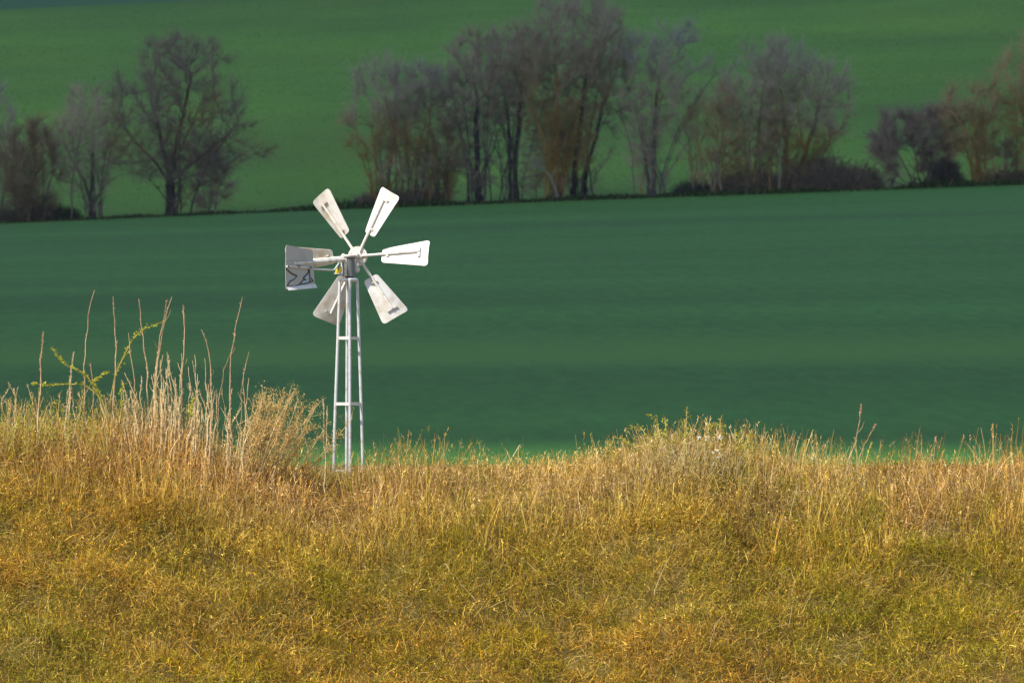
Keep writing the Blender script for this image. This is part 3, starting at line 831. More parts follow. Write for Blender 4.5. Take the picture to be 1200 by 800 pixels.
# left group
T('bare_tree', 'pale grey bare tree cut off by the left edge', 'tree', (-6, 263), .5, [(-8, 160, 34, 62)], [[(-6, 263), (-8, 225), (-10, 190)], [(0, 262), (6, 215), (8, 180)]], DARK, GREY, seed=1, pale_tip=.7, twigs=2600)
T('bushy_tree', 'dense dark bushy tree with several stems, beside the left edge', 'tree', (38, 262), 0, [(36, 195, 38, 52), (22, 205, 24, 40)],
  [[(38, 262), (34, 235), (24, 205)], [(41, 262), (40, 230), (42, 195)], [(44, 261), (52, 235), (62, 205)], [(36, 262), (30, 232), (20, 215)], [(32, 262), (26, 240), (14, 222)]], (.04, .037, .037), BRN, lichen=.45, seed=2, twigs=5200, n_att=520, r_tip=.017)
T('bare_tree', 'slim bare tree left of the widest tree', 'tree', (108, 258), 0, [(102, 158, 46, 58), (92, 205, 25, 22), (118, 215, 16, 20)],
  [[(108, 258), (107, 235), (109, 195), (110, 160)], [(107, 243), (100, 215), (86, 190), (74, 168)]], DARK, GREY, seed=3, twigs=3400)
T('bare_tree', 'widest bare tree of the left group with a spreading crown', 'tree', (200, 257), 0,
  [(208, 128, 82, 86), (280, 182, 44, 20), (262, 140, 42, 58), (155, 180, 36, 34), (215, 75, 60, 36), (205, 200, 60, 26)],
  [[(200, 257), (200, 232), (199, 215)], [(199, 220), (186, 198), (160, 172), (138, 145)], [(200, 216), (206, 175), (216, 130), (224, 90)], [(201, 216), (224, 196), (256, 170), (280, 150)], [(199, 214), (192, 175), (178, 125)], [(200, 214), (212, 175), (236, 125)], [(201, 220), (232, 206), (268, 194)]],
  (.035, .032, .033), (.25, .20, .165), lichen=.35, seed=4, twigs=10500, n_att=950, r_tip=.0125, max_r=.21)
T('small_tree', 'small two stemmed tree under the right side of the widest tree', 'tree', (246, 252), 1.5, [(250, 203, 22, 34)],
  [[(245, 252), (247, 225), (249, 200)], [(252, 252), (254, 230), (262, 208)]], DARK, GREY, seed=5, twigs=1800, n_att=200, tw=.013)
# middle group
T('bare_tree', 'lichen orange trunked tree at the left end of the middle group', 'tree', (452, 243), -.3, [(448, 125, 46, 58), (425, 150, 28, 36), (475, 120, 32, 48)],
  [[(447, 243), (446, 205), (440, 185), (420, 160)], [(455, 243), (455, 205), (462, 165), (466, 130)], [(450, 243), (449, 210), (444, 180)]], (.09, .07, .05), GREY, lichen=.9, pale_tip=.4, seed=6, twigs=4200, n_att=480)
T('leaning_tree', 'thin stemmed tree leaning left just right of the lichen orange trunk', 'tree', (490, 244), -.2, [(488, 130, 42, 58), (505, 120, 34, 44)],
  [[(489, 244), (484, 215), (475, 185), (478, 150)], [(496, 244), (497, 200), (502, 160), (506, 130)]], (.06, .052, .045), PURP, lichen=.7, pale_tip=.5, seed=7, twigs=3600)
T('small_tree', 'short dark tree with twin stems between the leaning tree and the dark trunks', 'tree', (521, 243), .3, [(520, 170, 24, 34), (528, 195, 20, 24)],
  [[(515, 243), (511, 220), (508, 195)], [(522, 243), (523, 215), (524, 185)]], DARK, BRN, lichen=.5, seed=8, twigs=1900, n_att=220)
T('bare_tree', 'dark trunked tree, first of the two dark trunks in the middle group', 'tree', (560, 243), .2, [(556, 105, 52, 62), (545, 130, 36, 40)],
  [[(562, 243), (560, 205), (558, 165), (560, 120)], [(549, 243), (550, 215), (544, 185), (538, 155)], [(560, 225), (572, 185), (580, 150)]], (.032, .03, .034), PURP, seed=9, twigs=5600, n_att=560, r_tip=.0155)
T('bare_tree', 'double dark trunked tree left of the tallest crown', 'tree', (601, 241), .2, [(600, 95, 48, 66), (612, 70, 38, 44)],
  [[(597, 241), (598, 200), (596, 150), (590, 110)], [(605, 241), (604, 195), (607, 150), (612, 100)]], (.034, .031, .036), PURP, seed=10, twigs=5600, n_att=560, r_tip=.0155)
T('tall_tree', 'tallest tree of the hedge with an ochre lichen trunk', 'tree', (650, 242), -.4, [(655, 90, 62, 92), (635, 70, 46, 58), (690, 60, 50, 56)],
  [[(643, 242), (644, 200), (636, 165), (620, 130)], [(650, 242), (652, 195), (652, 150), (652, 100)], [(656, 242), (660, 200), (668, 165), (680, 120)]], (.10, .075, .05), PURP, lichen=.95, seed=11, twigs=8000, n_att=820, r_tip=.0135)
T('bare_tree', 'blackish trunked tree right behind the tallest tree', 'tree', (674, 240), 1.2, [(695, 80, 52, 76), (715, 110, 30, 60), (690, 35, 44, 36)],
  [[(672, 240), (674, 205), (678, 170), (684, 120)], [(684, 239), (688, 200), (700, 165), (706, 130)], [(690, 238), (702, 205), (716, 185)]], (.030, .028, .034), PURP, seed=12, twigs=6200, n_att=600, r_tip=.0145)
T('multi_stem_tree', 'multi stemmed grey tree with pale tips at the right of the middle group', 'tree', (764, 236), -.2, [(765, 110, 44, 70), (790, 80, 42, 52), (745, 100, 32, 60), (800, 130, 30, 36)],
  [[(761, 236), (758, 200), (750, 160), (742, 120)], [(765, 236), (766, 195), (768, 150), (770, 110)], [(768, 236), (784, 205), (800, 180), (815, 160)], [(763, 236), (762, 195), (757, 150)]], (.09, .082, .078), GREY, lichen=.55, pale_tip=1., seed=13, twigs=5600, n_att=560)
# right group
T('thin_tree', 'thin pale stemmed tree leaning left in the gap right of the middle group', 'tree', (834, 236), -.3, [(838, 150, 34, 42), (850, 185, 26, 28)],
  [[(834, 236), (830, 205), (816, 170)], [(836, 236), (842, 200), (848, 160)], [(838, 236), (850, 205), (862, 185)]], (.22, .20, .17), WARM, lichen=.8, seed=14, twigs=1900, n_att=260)
T('multi_stem_tree', 'many stemmed tree with lichen patches, left of the leaning pair of stems', 'tree', (886, 232), 0, [(885, 130, 48, 66), (865, 120, 34, 44), (895, 85, 34, 34)],
  [[(876, 232), (874, 190), (866, 150), (856, 115)], [(884, 232), (886, 190), (890, 150), (894, 100)], [(892, 232), (894, 190), (902, 150)], [(880, 232), (878, 185), (880, 140)]], (.13, .105, .08), GREY, lichen=.85, pale_tip=.5, seed=15, twigs=5000, n_att=520)
T('multi_stem_tree', 'round crowned tree with stems leaning right, largest of the right group', 'tree', (926, 231), .4, [(940, 125, 60, 72), (965, 140, 40, 52), (915, 95, 40, 42)],
  [[(918, 232), (922, 195), (920, 150), (915, 110)], [(927, 231), (940, 195), (952, 160), (962, 120)], [(930, 231), (945, 205), (968, 175)], [(908, 232), (912, 190), (905, 150)]], (.13, .12, .10), GREY, lichen=.75, pale_tip=.5, seed=16, twigs=6600, n_att=640)
T('shrub', 'dark purplish twiggy shrub spreading left of the ochre trunked tree', 'shrub', (1078, 222), .6, [(1070, 178, 46, 44), (1045, 170, 26, 36), (1095, 165, 26, 40)],
  [[(1072, 222), (1062, 200), (1046, 175)], [(1078, 222), (1074, 195), (1070, 165)], [(1084, 222), (1090, 195), (1096, 165)], [(1068, 223), (1052, 208), (1038, 190)], [(1088, 222), (1100, 205), (1112, 185)]], (.10, .08, .07), (.31, .24, .20), seed=19, twigs=6200, n_att=420, r_tip=.016, tw=.013)
T('bare_tree', 'ochre lichen trunked tree near the right edge', 'tree', (1150, 222), -.2, [(1132, 145, 36, 48), (1150, 130, 30, 36), (1120, 150, 24, 40)],
  [[(1146, 222), (1143, 190), (1134, 165), (1120, 140)], [(1153, 222), (1153, 185), (1156, 150)], [(1147, 215), (1146, 170), (1140, 135)]], (.30, .21, .09), (.44, .31, .17), lichen=1., seed=20, twigs=3600, n_att=380)
T('small_tree', 'little dark sapling between the ochre tree and the right edge tree', 'tree', (1178, 221), .2, [(1179, 190, 14, 26)],
  [[(1178, 221), (1178, 200), (1179, 180)]], DARK, BRN, seed=21, twigs=900, n_att=90)
T('bare_tree', 'warm grey bare tree cut off by the right edge', 'tree', (1212, 221), .1, [(1212, 115, 46, 76), (1190, 110, 28, 52)],
  [[(1208, 221), (1206, 180), (1198, 140), (1192, 110)], [(1215, 221), (1218, 170), (1222, 120)]], (.12, .10, .08), WARM, lichen=.8, seed=22, twigs=4200, n_att=480)

# thickets: dense, dark, low bushes
def thicket(label, base, env, seed, col, n=3800, y_off=.3, name='thicket', group='low bushes under the hedge trees'):
    r = np.random.default_rng(seed); d = 450.6 + y_off; s = d * 1e-4
    bx = (base[0] - 600) * s; root = np.array([bx, d, gz(bx, d) - .05])
    t = empty(name, root, label, 'bush', group)
    gs, gt = Geo(), Geo()
    area = np.array([e[2] * e[3] for e in env], float); area /= area.sum()
    for (cx, topy, rx, h), a in zip(env, area):
        k = int(n * a)
        u = norm(r.normal(0, 1, (k, 3))) * r.uniform(0, 1, (k, 1)) ** .4
        P = np.stack([(cx - base[0]) * s + u[:, 0] * rx * s, u[:, 1] * rx * s * .6, np.abs(u[:, 2]) * h * s * (.8 + .4 * r.uniform(0, 1, k))], -1)
        dd = norm(u * np.array([.7, .7, .6]) + r.normal(0, .45, (k, 3)) + np.array([0, 0, .5]))
        pts = curved(P, dd, r.normal(0, .4, (k, 3)), r.uniform(.2, .75, k), 4, r)
        c = np.array(col) * r.uniform(.6, 1.4, (k, 1))
        tubes(gt, pts, np.array([[1, .9, .7, .4]]) * r.uniform(.011, .022, (k, 1)), c, S=3)
        m = max(8, k // 60)
        b = np.stack([(cx - base[0]) * s + r.uniform(-.6, .6, m) * rx * s, r.uniform(-.4, .4, m) * rx * s * .6, np.zeros(m)], -1)
        e = b + np.stack([r.normal(0, .35, m), r.normal(0, .3, m), h * s * r.uniform(.5, .95, m)], -1)
        tubes(gs, np.stack([b, (b + e) / 2 + r.normal(0, .06, (m, 3)), e], 1), np.tile([.035, .025, .012], (m, 1)), np.tile(np.array(col) * .6, (m, 1)), S=5)
    gs.build('stems', M_bark, t); gt.build('foliage', M_twig, t)
thicket('low dark bramble thicket at the foot of the lichen orange tree', (470, 244), [(470, 0, 46, 13), (440, 0, 26, 8), (505, 0, 20, 14)], 41, (.18, .145, .115), 4000)
thicket('tall dark brown thicket between the leaning stems and the purplish shrub', (965, 229), [(965, 0, 30, 40), (940, 0, 24, 34), (1000, 0, 26, 30), (1020, 0, 16, 24)], 42, (.21, .165, .13), 4800)
thicket('blackish round bush right beside the purplish shrub', (1108, 221), [(1108, 0, 14, 27)], 43, (.085, .07, .062), 2600, y_off=-.4)
thicket('grey brown thicket under the many stemmed lichen tree', (870, 232), [(872, 0, 30, 24), (848, 0, 16, 18), (895, 0, 18, 26)], 44, (.22, .175, .135), 3000)
thicket('small low bush in front of the gap left of the thin pale tree', (815, 236), [(815, 0, 24, 9)], 45, (.06, .065, .05), 1100)
thicket('low scrub right of the ochre lichen tree', (1172, 221), [(1172, 0, 22, 11), (1200, 0, 18, 12)], 46, (.14, .12, .08), 1400)
thicket('low dark scrub at the foot of the bushy tree by the left edge', (40, 262), [(40, 0, 26, 20), (10, 0, 16, 12)], 47, (.13, .11, .09), 1700)
thicket('flat dark scrub between the bushy tree and the slim bare tree', (72, 260), [(72, 0, 20, 9)], 48, (.04, .055, .035), 1000)

# a dead pale branch leaning against the tallest tree
def dead_branch():
    d = 449.7; s = d * 1e-4
    bx = (654 - 600) * s; root = np.array([bx, d, gz(bx, d)])
    P = [(654, 238), (650, 225), (644, 212), (632, 203), (622, 192)]
    P = resample(np.array([((px - 654) * s, 0, (242 - py) * s) for px, py in P]), 10)
    g = Geo()
    tubes(g, P[None], np.linspace(.075, .025, 10)[None], np.tile((.21, .20, .19), (1, 1, 1)), S=6)
    for a, b in ((4, (.5, .1, .7)), (6, (-.2, 0, .6)), (8, (-.4, 0, .35))):
        q = P[a]; tubes(g, np.array([[q, q + np.array(b) * .6, q + np.array(b)]]), np.array([[.035, .025, .012]]), np.tile((.21, .20, .19), (1, 1, 1)), S=5)
    tag(g.build('dead_branch', M_bark, loc=root, smooth=True), 'pale dead branch leaning against the ochre trunk of the tallest tree', 'branch')
dead_branch()

# ------------------------------------------------------------------ wind pump
def paint(name, base, dirt, rough=.45, scale=14, metallic=0., amount=.62):
    m, nt, b, out = new_mat(name)
    tc = nt.nodes.new('ShaderNodeTexCoord')
    n = nt.nodes.new('ShaderNodeTexNoise'); n.inputs['Scale'].default_value = scale; n.inputs['Detail'].default_value = 8
    r_ = nt.nodes.new('ShaderNodeValToRGB')
    r_.color_ramp.elements[0].position = amount - .1; r_.color_ramp.elements[0].color = (*base, 1)
    r_.color_ramp.elements[1].position = amount + .16; r_.color_ramp.elements[1].color = (*dirt, 1)
    nt.links.new(tc.outputs['Object'], n.inputs['Vector']); nt.links.new(n.outputs['Fac'], r_.inputs[0])
    nt.links.new(r_.outputs[0], b.inputs['Base Color'])
    b.inputs['Roughness'].default_value = rough; b.inputs['Metallic'].default_value = metallic
    return m
P_blade = paint('blade_paint', (.75, .735, .70), (.48, .39, .27), .5, 6, amount=.57)
P_galv = paint('galvanised_steel', (.56, .58, .595), (.40, .33, .24), .42, 18, .0, .60)
P_white = paint('weathered_white_paint', (.74, .71, .65), (.48, .38, .26), .5, 16, amount=.58)
P_hous = paint('grey_housing_paint', (.13, .135, .14), (.10, .085, .07), .4, 12)
P_black = paint('black_rubber', (.012, .012, .014), (.03, .03, .03), .6)
P_yel = paint('yellow_plastic', (.75, .52, .02), (.55, .35, .02), .4)
P_vane = paint('vane_sheet', (.50, .47, .44), (.40, .35, .28), .5, 7)
P_blue = paint('light_blue', (.42, .56, .70), (.36, .46, .56), .45)
P_dark_blue = paint('dark_blue_black', (.02, .022, .035), (.04, .04, .05), .5)
P_bolt = paint('bolt_steel', (.18, .19, .24), (.12, .10, .09), .4, 20, .4)

SC = 88e-4         # metres per photo pixel at the pump
PX, PY = 408., 572.
pump_x = (PX - 600) * SC
pump = empty('wind_pump', (pump_x, 88, (400 - PY) * SC),
             'small white six bladed wind pump on a thin four legged tower behind the grass bank', 'wind pump')
def L(px, py, dy=0): return Vector(((px - PX) * SC, dy, (PY - py) * SC))

def bm_obj(name, bm, mat, parent, smooth=True):
    bmesh.ops.recalc_face_normals(bm, faces=bm.faces)
    me = bpy.data.meshes.new(name); bm.to_mesh(me); bm.free()
    me.materials.append(mat)
    if smooth:
        me.polygons.foreach_set('use_smooth', np.ones(len(me.polygons), dtype=bool))
        me.set_sharp_from_angle(angle=R(38))
    o = bpy.data.objects.new(name, me); COL.objects.link(o); o.parent = parent
    return o
def bm_tube(bm, pts, rad, n=10):
    pts = [Vector(p) for p in pts]; rads = rad if isinstance(rad, (list, tuple)) else [rad] * len(pts)
    rings = []; u = None
    for i, p in enumerate(pts):
        d = (pts[min(i + 1, len(pts) - 1)] - pts[max(i - 1, 0)]).normalized()
        if u is None: u = d.orthogonal().normalized()
        u = (u - d * u.dot(d)).normalized(); v = d.cross(u)
        rings.append([bm.verts.new(p + (u * math.cos(a) + v * math.sin(a)) * rads[i]) for a in [k * 2 * math.pi / n for k in range(n)]])
    for a, b in zip(rings, rings[1:]):
        for k in range(n): bm.faces.new((a[k], a[(k + 1) % n], b[(k + 1) % n], b[k]))
    bm.faces.new(rings[0][::-1]); bm.faces.new(rings[-1])
def bend_pts(pts, rad=.03, k=5):
    """round the corners of a polyline"""
    pts = [Vector(p) for p in pts]; out = [pts[0]]
    for a, b, c in zip(pts, pts[1:], pts[2:]):
        p = b + (a - b).normalized() * rad; q = b + (c - b).normalized() * rad
        for i in range(k + 1):
            t = i / k; out.append(p * (1 - t) ** 2 + b * 2 * t * (1 - t) + q * t * t)
    return out + [pts[-1]]
def bm_box(bm, M, sx, sy, sz, bev=0.):
    r_ = bmesh.ops.create_cube(bm, size=1, matrix=M @ Matrix.Diagonal((sx, sy, sz, 1)))
    if bev: bmesh.ops.bevel(bm, geom=[e for e in {e for v in r_['verts'] for e in v.link_edges}], offset=bev, segments=2, affect='EDGES')
def bm_plate(bm, outline, th, fn):
    """outline: list of (a,b); fn(a,b,n)-> Vector; a closed plate of thickness th"""
    top = [bm.verts.new(fn(a, b, th / 2)) for a, b in outline]; bot = [bm.verts.new(fn(a, b, -th / 2)) for a, b in outline]
    n = len(outline)
    bm.faces.new(top); bm.faces.new(bot[::-1])
    for k in range(n): bm.faces.new((top[k], bot[k], bot[(k + 1) % n], top[(k + 1) % n]))

# tower: four splayed legs, one corner to the front
top_c, bot_c = L(408.5, 328), L(408, 572)
bt, bb = 10.2 * SC, 18.5 * SC
ANG = R(8)
def corner(k, f):
    c = bot_c.lerp(top_c, f); h = bb + (bt - bb) * f
    a = ANG + k * math.pi / 2
    return c + Vector((math.cos(a) * h, math.sin(a) * h, 0))
for k in range(4):
    bm = bmesh.new()
    p = [corner(k, 0) + Vector((0, 0, -.25)), corner(k, .3), corner(k, .7), corner(k, 1)]
    bm_tube(bm, p, .0155)
    bm_obj('leg', bm, P_galv, pump)
for f in ((572 - 396) / 244, (572 - 473) / 244):
    bm = bmesh.new()
    for k in range(4):
        a, b = corner(k, f), corner(k + 1, f)
        M_ = Matrix.Translation((a + b) / 2) @ (b - a).to_track_quat('X', 'Z').to_matrix().to_4x4()
        bm_box(bm, M_, (b - a).length - .03, .012, .030)
    bm_obj('brace_frame', bm, P_white, pump, smooth=False)
bm = bmesh.new()        # top ring of bent pipe
ring = [corner(k, 1) for k in range(4)]
loop = []
for k in range(4):
    a, b, c = ring[k - 1], ring[k], ring[(k + 1) % 4]
    loop += bend_pts([b + (a - b) * .5, b, b + (c - b) * .5], .03)
bm_tube(bm, loop, .020)
for k in (0, 1):
    bm_tube(bm, [ring[k], ring[k + 2]], .015)
bm_obj('top_ring', bm, P_galv, pump)
bm = bmesh.new()        # foot bracket seen at the left leg
bm_box(bm, Matrix.Translation(L(398, 551, -.10)), .085, .05, .018, .003)
bm_obj('foot_bracket', bm, P_white, pump)
bm = bmesh.new()        # pump rod down the middle of the tower
bm_tube(bm, [L(409.5, 572, .02), L(409, 326, 0)], .0085)
bm_obj('pump_rod', bm, P_galv, pump)

# head: grey gear housing, cap, rubber collar
bm = bmesh.new(); bm_tube(bm, [L(409.5, 324), L(409.5, 301)], .058, 24)
hous = bm_obj('housing', bm, P_hous, pump)
bm = bmesh.new(); bm_tube(bm, [L(409.5, 327.5), L(409.5, 324)], .043, 20)
bm_obj('collar', bm, P_black, hous)
bm = bmesh.new(); bm_tube(bm, [L(408.5, 301), L(408.5, 300.2), L(408.5, 299), L(408.5, 298.4)], [.076, .080, .080, .074], 24)
bm_tube(bm, [L(402.5, 298.6, -.02), L(402.5, 297, -.02)], .014, 8)
bm_obj('cap', bm, P_white, hous)
bm = bmesh.new()        # raised white strip standing in for the sunlit side of the housing
M_ = Matrix.Translation(L(405, 313, -.052))
bm_box(bm, M_, .026, .012, .185, .002)
bm_obj('sunlit_strip', bm, P_white, hous)
bm = bmesh.new(); bm_tube(bm, [L(401.2, 323, -.03), L(401.2, 303, -.03)], .016, 12)
bm_obj('hinge_tube', bm, P_galv, hous)

# wheel: axis turned slightly to the left of the camera, pitch 38 deg
GAM, BETA = R(12), R(38)
hub_c = L(419, 300, .17)
ax = Vector((-math.sin(GAM), -math.cos(GAM), 0))           # towards the camera side
ex = Vector((math.cos(GAM), -math.sin(GAM), 0)); ez = Vector((0, 0, 1))
wheel = empty('wheel', (0, 0, 0)); wheel.parent = pump
bm = bmesh.new()
bm_tube(bm, [hub_c - ax * .012, hub_c - ax * .008, hub_c + ax * .008, hub_c + ax * .012], [.097, .102, .102, .097], 28)
bm_tube(bm, [hub_c - ax * .05, hub_c + ax * .16], .030, 16)
bm_tube(bm, [hub_c + ax * .012, hub_c + ax * .035], .046, 16)
for k in range(6):
    a = R(34.5) + k * math.pi / 3
    p = hub_c + (ex * math.cos(a) + ez * math.sin(a)) * .08
    bm_tube(bm, [p - ax * .016, p + ax * .018], .008, 6)
bm_obj('hub', bm, P_white, wheel)
bm = bmesh.new()      # crank counterweight hanging under the hub
q = L(417.5, 315.5, .08)
bm_tube(bm, [q + Vector((0, .03, 0)), q + Vector((0, .02, 0)), q - Vector((0, .02, 0)), q - Vector((0, .032, 0))], [.028, .036, .036, .024], 16)
bm_tube(bm, [q, hub_c + ax * .06], .012, 8)
bm_obj('crank_weight', bm, P_white, wheel)

def blade_outline(u0, u1, w0, w1, c=.035, k=4):
    """trapezoid with rounded corners, (u,v)"""
    P = [Vector((u0, -w0, 0)), Vector((u1, -w1, 0)), Vector((u1, w1, 0)), Vector((u0, w0, 0))]
    cr = [c * .75, c * 1.15, c * 1.15, c * .75]
    out = []
    for i in range(4):
        a, b, d = P[i - 1], P[i], P[(i + 1) % 4]
        p = b + (a - b).normalized() * cr[i]; q = b + (d - b).normalized() * cr[i]
        for j in range(k + 1):
            t = j / k; e = p * (1 - t) ** 2 + b * 2 * t * (1 - t) + q * t * t
            out.append((e.x, e.y))
    return out
for k in range(6):
    th = R(4.5) + k * math.pi / 3
    rad = ex * math.cos(th) + ez * math.sin(th)
    tan = -ex * math.sin(th) + ez * math.cos(th)
    nrm = ax * math.cos(BETA) + tan * math.sin(BETA)
    wid = tan * math.cos(BETA) - ax * math.sin(BETA)
    O = hub_c + ax * .02
    def fn(u, v, n, rad=rad, wid=wid, nrm=nrm, O=O): return O + rad * u + wid * v + nrm * (n - .020 - .9 * v * v)
    u0, u1, w0, w1 = .255, .750, .088, .172
    # cambered sheet: strips across the width, clipped by the rounded outline
    bm = bmesh.new()
    NU, NV = 22, 10
    def half(u):
        f = (u - u0) / (u1 - u0); w = w0 + (w1 - w0) * f
        ci, co = .028, .042
        if u - u0 < ci: w -= ci - math.sqrt(max(0, ci * ci - (ci - (u - u0)) ** 2))
        if u1 - u < co: w -= co - math.sqrt(max(0, co * co - (co - (u1 - u)) ** 2))
        return w
    us = [u0 + .5 * (u1 - u0) * (1 - math.cos(math.pi * i / NU)) for i in range(NU + 1)]
    lay = []
    for n in (.0018, -.0018):
        lay.append([[bm.verts.new(fn(u, half(u) * (2 * j / NV - 1), n)) for j in range(NV + 1)] for u in us])
    for l in lay:
        for i in range(NU):
            for j in range(NV): bm.faces.new((l[i][j], l[i + 1][j], l[i + 1][j + 1], l[i][j + 1]))
    a, b = lay
    for i in range(NU):
        for j in (0, NV): bm.faces.new((a[i][j], b[i][j], b[i + 1][j], a[i + 1][j]))
    for j in range(NV):
        for i in (0, NU): bm.faces.new((a[i][j], a[i][j + 1], b[i][j + 1], b[i][j]))
    bl = bm_obj('blade', bm, P_blade, wheel)
    bm = bmesh.new()
    bm_tube(bm, [O + rad * .03, O + rad * .25, O + rad * .655], [.0150, .0145, .012], 10)
    bm_obj('blade_arm', bm, P_white, bl)
    for u, w in ((.315, .036), (.650, .066)):
        bm = bmesh.new()
        B3 = Matrix((rad, wid, nrm)).transposed().to_4x4()
        bm_box(bm, Matrix.Translation(O + rad * u - nrm * .006) @ B3, .026, w * 2, .012, .002)
        for s in (-1, 1):
            p = fn(u, s * w * .8, .006); bm_tube(bm, [p, p + nrm * .012], .007, 6)
        bm_obj('strap', bm, P_white, bl)

# tail: boom towards the camera and the left, vertical vane
tail = empty('tail', (0, 0, 0)); tail.parent = pump
vR, vL = L(367.5, 316, -.50), L(337, 316, -.86)       # right (inner) and left (outer) edge lines
def V(s, t, n=0.):
    """s 0..1 from outer to inner edge; py = image height"""
    e = (vR - vL); nv = Vector((e.y, -e.x, 0)).normalized()
    if nv.y > 0: nv = -nv
    p = vL + e * s
    return Vector((p.x, p.y, (PY - t) * SC)) + nv * n
bm = bmesh.new()
out = [(.02, 289.2), (.06, 288.2), (.5, 290.7), (.96, 293.4), (1.0, 294.6), (1.04, 316), (1.08, 335.5), (1.05, 337.2), (.55, 338.7), (.08, 340.6), (.02, 339.6), (.0, 316)]
bm_plate(bm, out, .004, lambda a, b, n: V(a, b, n))
vane = bm_obj('vane', bm, P_vane, tail, smooth=False)
bm = bmesh.new()    # upturned lower lip
lip = [(.03, 340.9), (1.07, 337.6), (1.07, 333.0), (.02, 337.3)]
vs = [bm.verts.new(V(a, b, .004 + (.03 if i < 2 else .004))) for i, (a, b) in enumerate(lip)]
vs2 = [bm.verts.new(V(a, b - .2, .008 + (.03 if i < 2 else .004))) for i, (a, b) in enumerate(lip)]
bm.faces.new(vs); bm.faces.new(vs2[::-1])
for i in range(4): bm.faces.new((vs[i], vs2[i], vs2[(i + 1) % 4], vs[(i + 1) % 4]))
bm_obj('lower_lip', bm, P_blade, vane, smooth=False)
bm = bmesh.new()    # pressed ridge along the upper half
bm_tube(bm, [V(.03, 305.2, .003), V(.5, 305.8, .003), V(1.0, 305.2, .003)], .005, 6)
bm_obj('ridge', bm, P_vane, vane)
bm = bmesh.new()
bm_tube(bm, [V(.02, 312.9, .012), V(.9, 314.6, .012)], .0095, 8)
bm_obj('stiffener', bm, P_white, vane)
for s, t in ((.05, 312.4), (.45, 312.9), (.88, 313.8)):
    bm = bmesh.new(); bm_tube(bm, [V(s, t, .004), V(s, t, .03)], .012, 6); bm_obj('bolt', bm, P_bolt, vane)
# marks on the lower half: dark strokes with pale blue fills (zoom measurement)
def E(x, y): return ((x - 128) / 335., 275 + y / 10.667)
def stroke(bm, pts, w, n):
    P = [E(*p) for p in pts]
    for i in range(len(P) - 1):
        a = V(*P[i], n); b = V(*P[i + 1], n); d = (b - a).normalized(); nv = (V(0, 300, 1) - V(0, 300, 0)); sd = d.cross(nv).normalized() * w
        a = a - d * w * .5; b = b + d * w * .5
        f = [bm.verts.new(p + nv * h) for h in (0, .0016) for p in (a - sd, a + sd, b + sd, b - sd)]
        bm.faces.new(f[4:]); bm.faces.new(f[:4][::-1])
        for j in range(4): bm.faces.new((f[j], f[(j + 1) % 4], f[4 + (j + 1) % 4], f[4 + j]))
for j, poly in enumerate(([(265, 525), (225, 530), (180, 580), (150, 640), (190, 590), (235, 560)], [(405, 450), (405, 500), (350, 545), (380, 560), (415, 545)], [(400, 570), (345, 590), (320, 622), (420, 600)])):
    bm = bmesh.new(); bm_plate(bm, [E(*p) for p in poly], .0014, lambda a, b, n, j=j: V(a, b, .0042 + n))
    bm_obj('vane_mark_fill', bm, P_blue, vane, smooth=False)
bm = bmesh.new()
H = .0052
for i, (pts, w) in enumerate((([(130, 432), (165, 462), (200, 492), (265, 522)], .0075), ([(262, 526), (225, 566), (180, 588), (145, 650)], .0065),
               ([(145, 655), (240, 650), (292, 632), (325, 590), (345, 568)], .0055), ([(405, 415), (410, 470), (390, 500), (345, 545), (372, 572)], .0075),
               ([(418, 440), (425, 520), (424, 590)], .0065), ([(310, 624), (380, 612), (465, 584), (440, 545)], .0055))):
    stroke(bm, pts, w, H + i * .0004)
bm_obj('vane_marks', bm, P_dark_blue, vane, smooth=False)
bm = bmesh.new()     # boom and thin brace rod
bm_tube(bm, [L(404, 304.5, -.04), L(383, 306.7, -.30), L(366, 308, -.51), L(345, 309.6, -.76) + Vector((.012, .012, 0))], .0185, 12)
bm_obj('boom', bm, P_white, tail)
bm = bmesh.new()
bm_tube(bm, bend_pts([L(400.5, 304, -.05), L(392, 316.8, -.16), L(366, 315.8, -.50)], .03), .0095, 8)
bm_obj('brace_rod', bm, P_galv, tail)
bm = bmesh.new()     # yellow grease cups on their bracket
bm_box(bm, Matrix.Translation(L(396.3, 320.6, -.07)), .085, .05, .010, .002)
br = bm_obj('cup_bracket', bm, P_white, pump)
for px, py in ((395, 317), (399.3, 315.6)):
    bm = bmesh.new()
    bm_tube(bm, [L(px, py + 3.4, -.08), L(px, py + .2, -.08), L(px, py - .4, -.08), L(px, py - 3.2, -.08)], [.017, .017, .0125, .0125], 12)
    bm_obj('grease_cup', bm, P_yel, br)

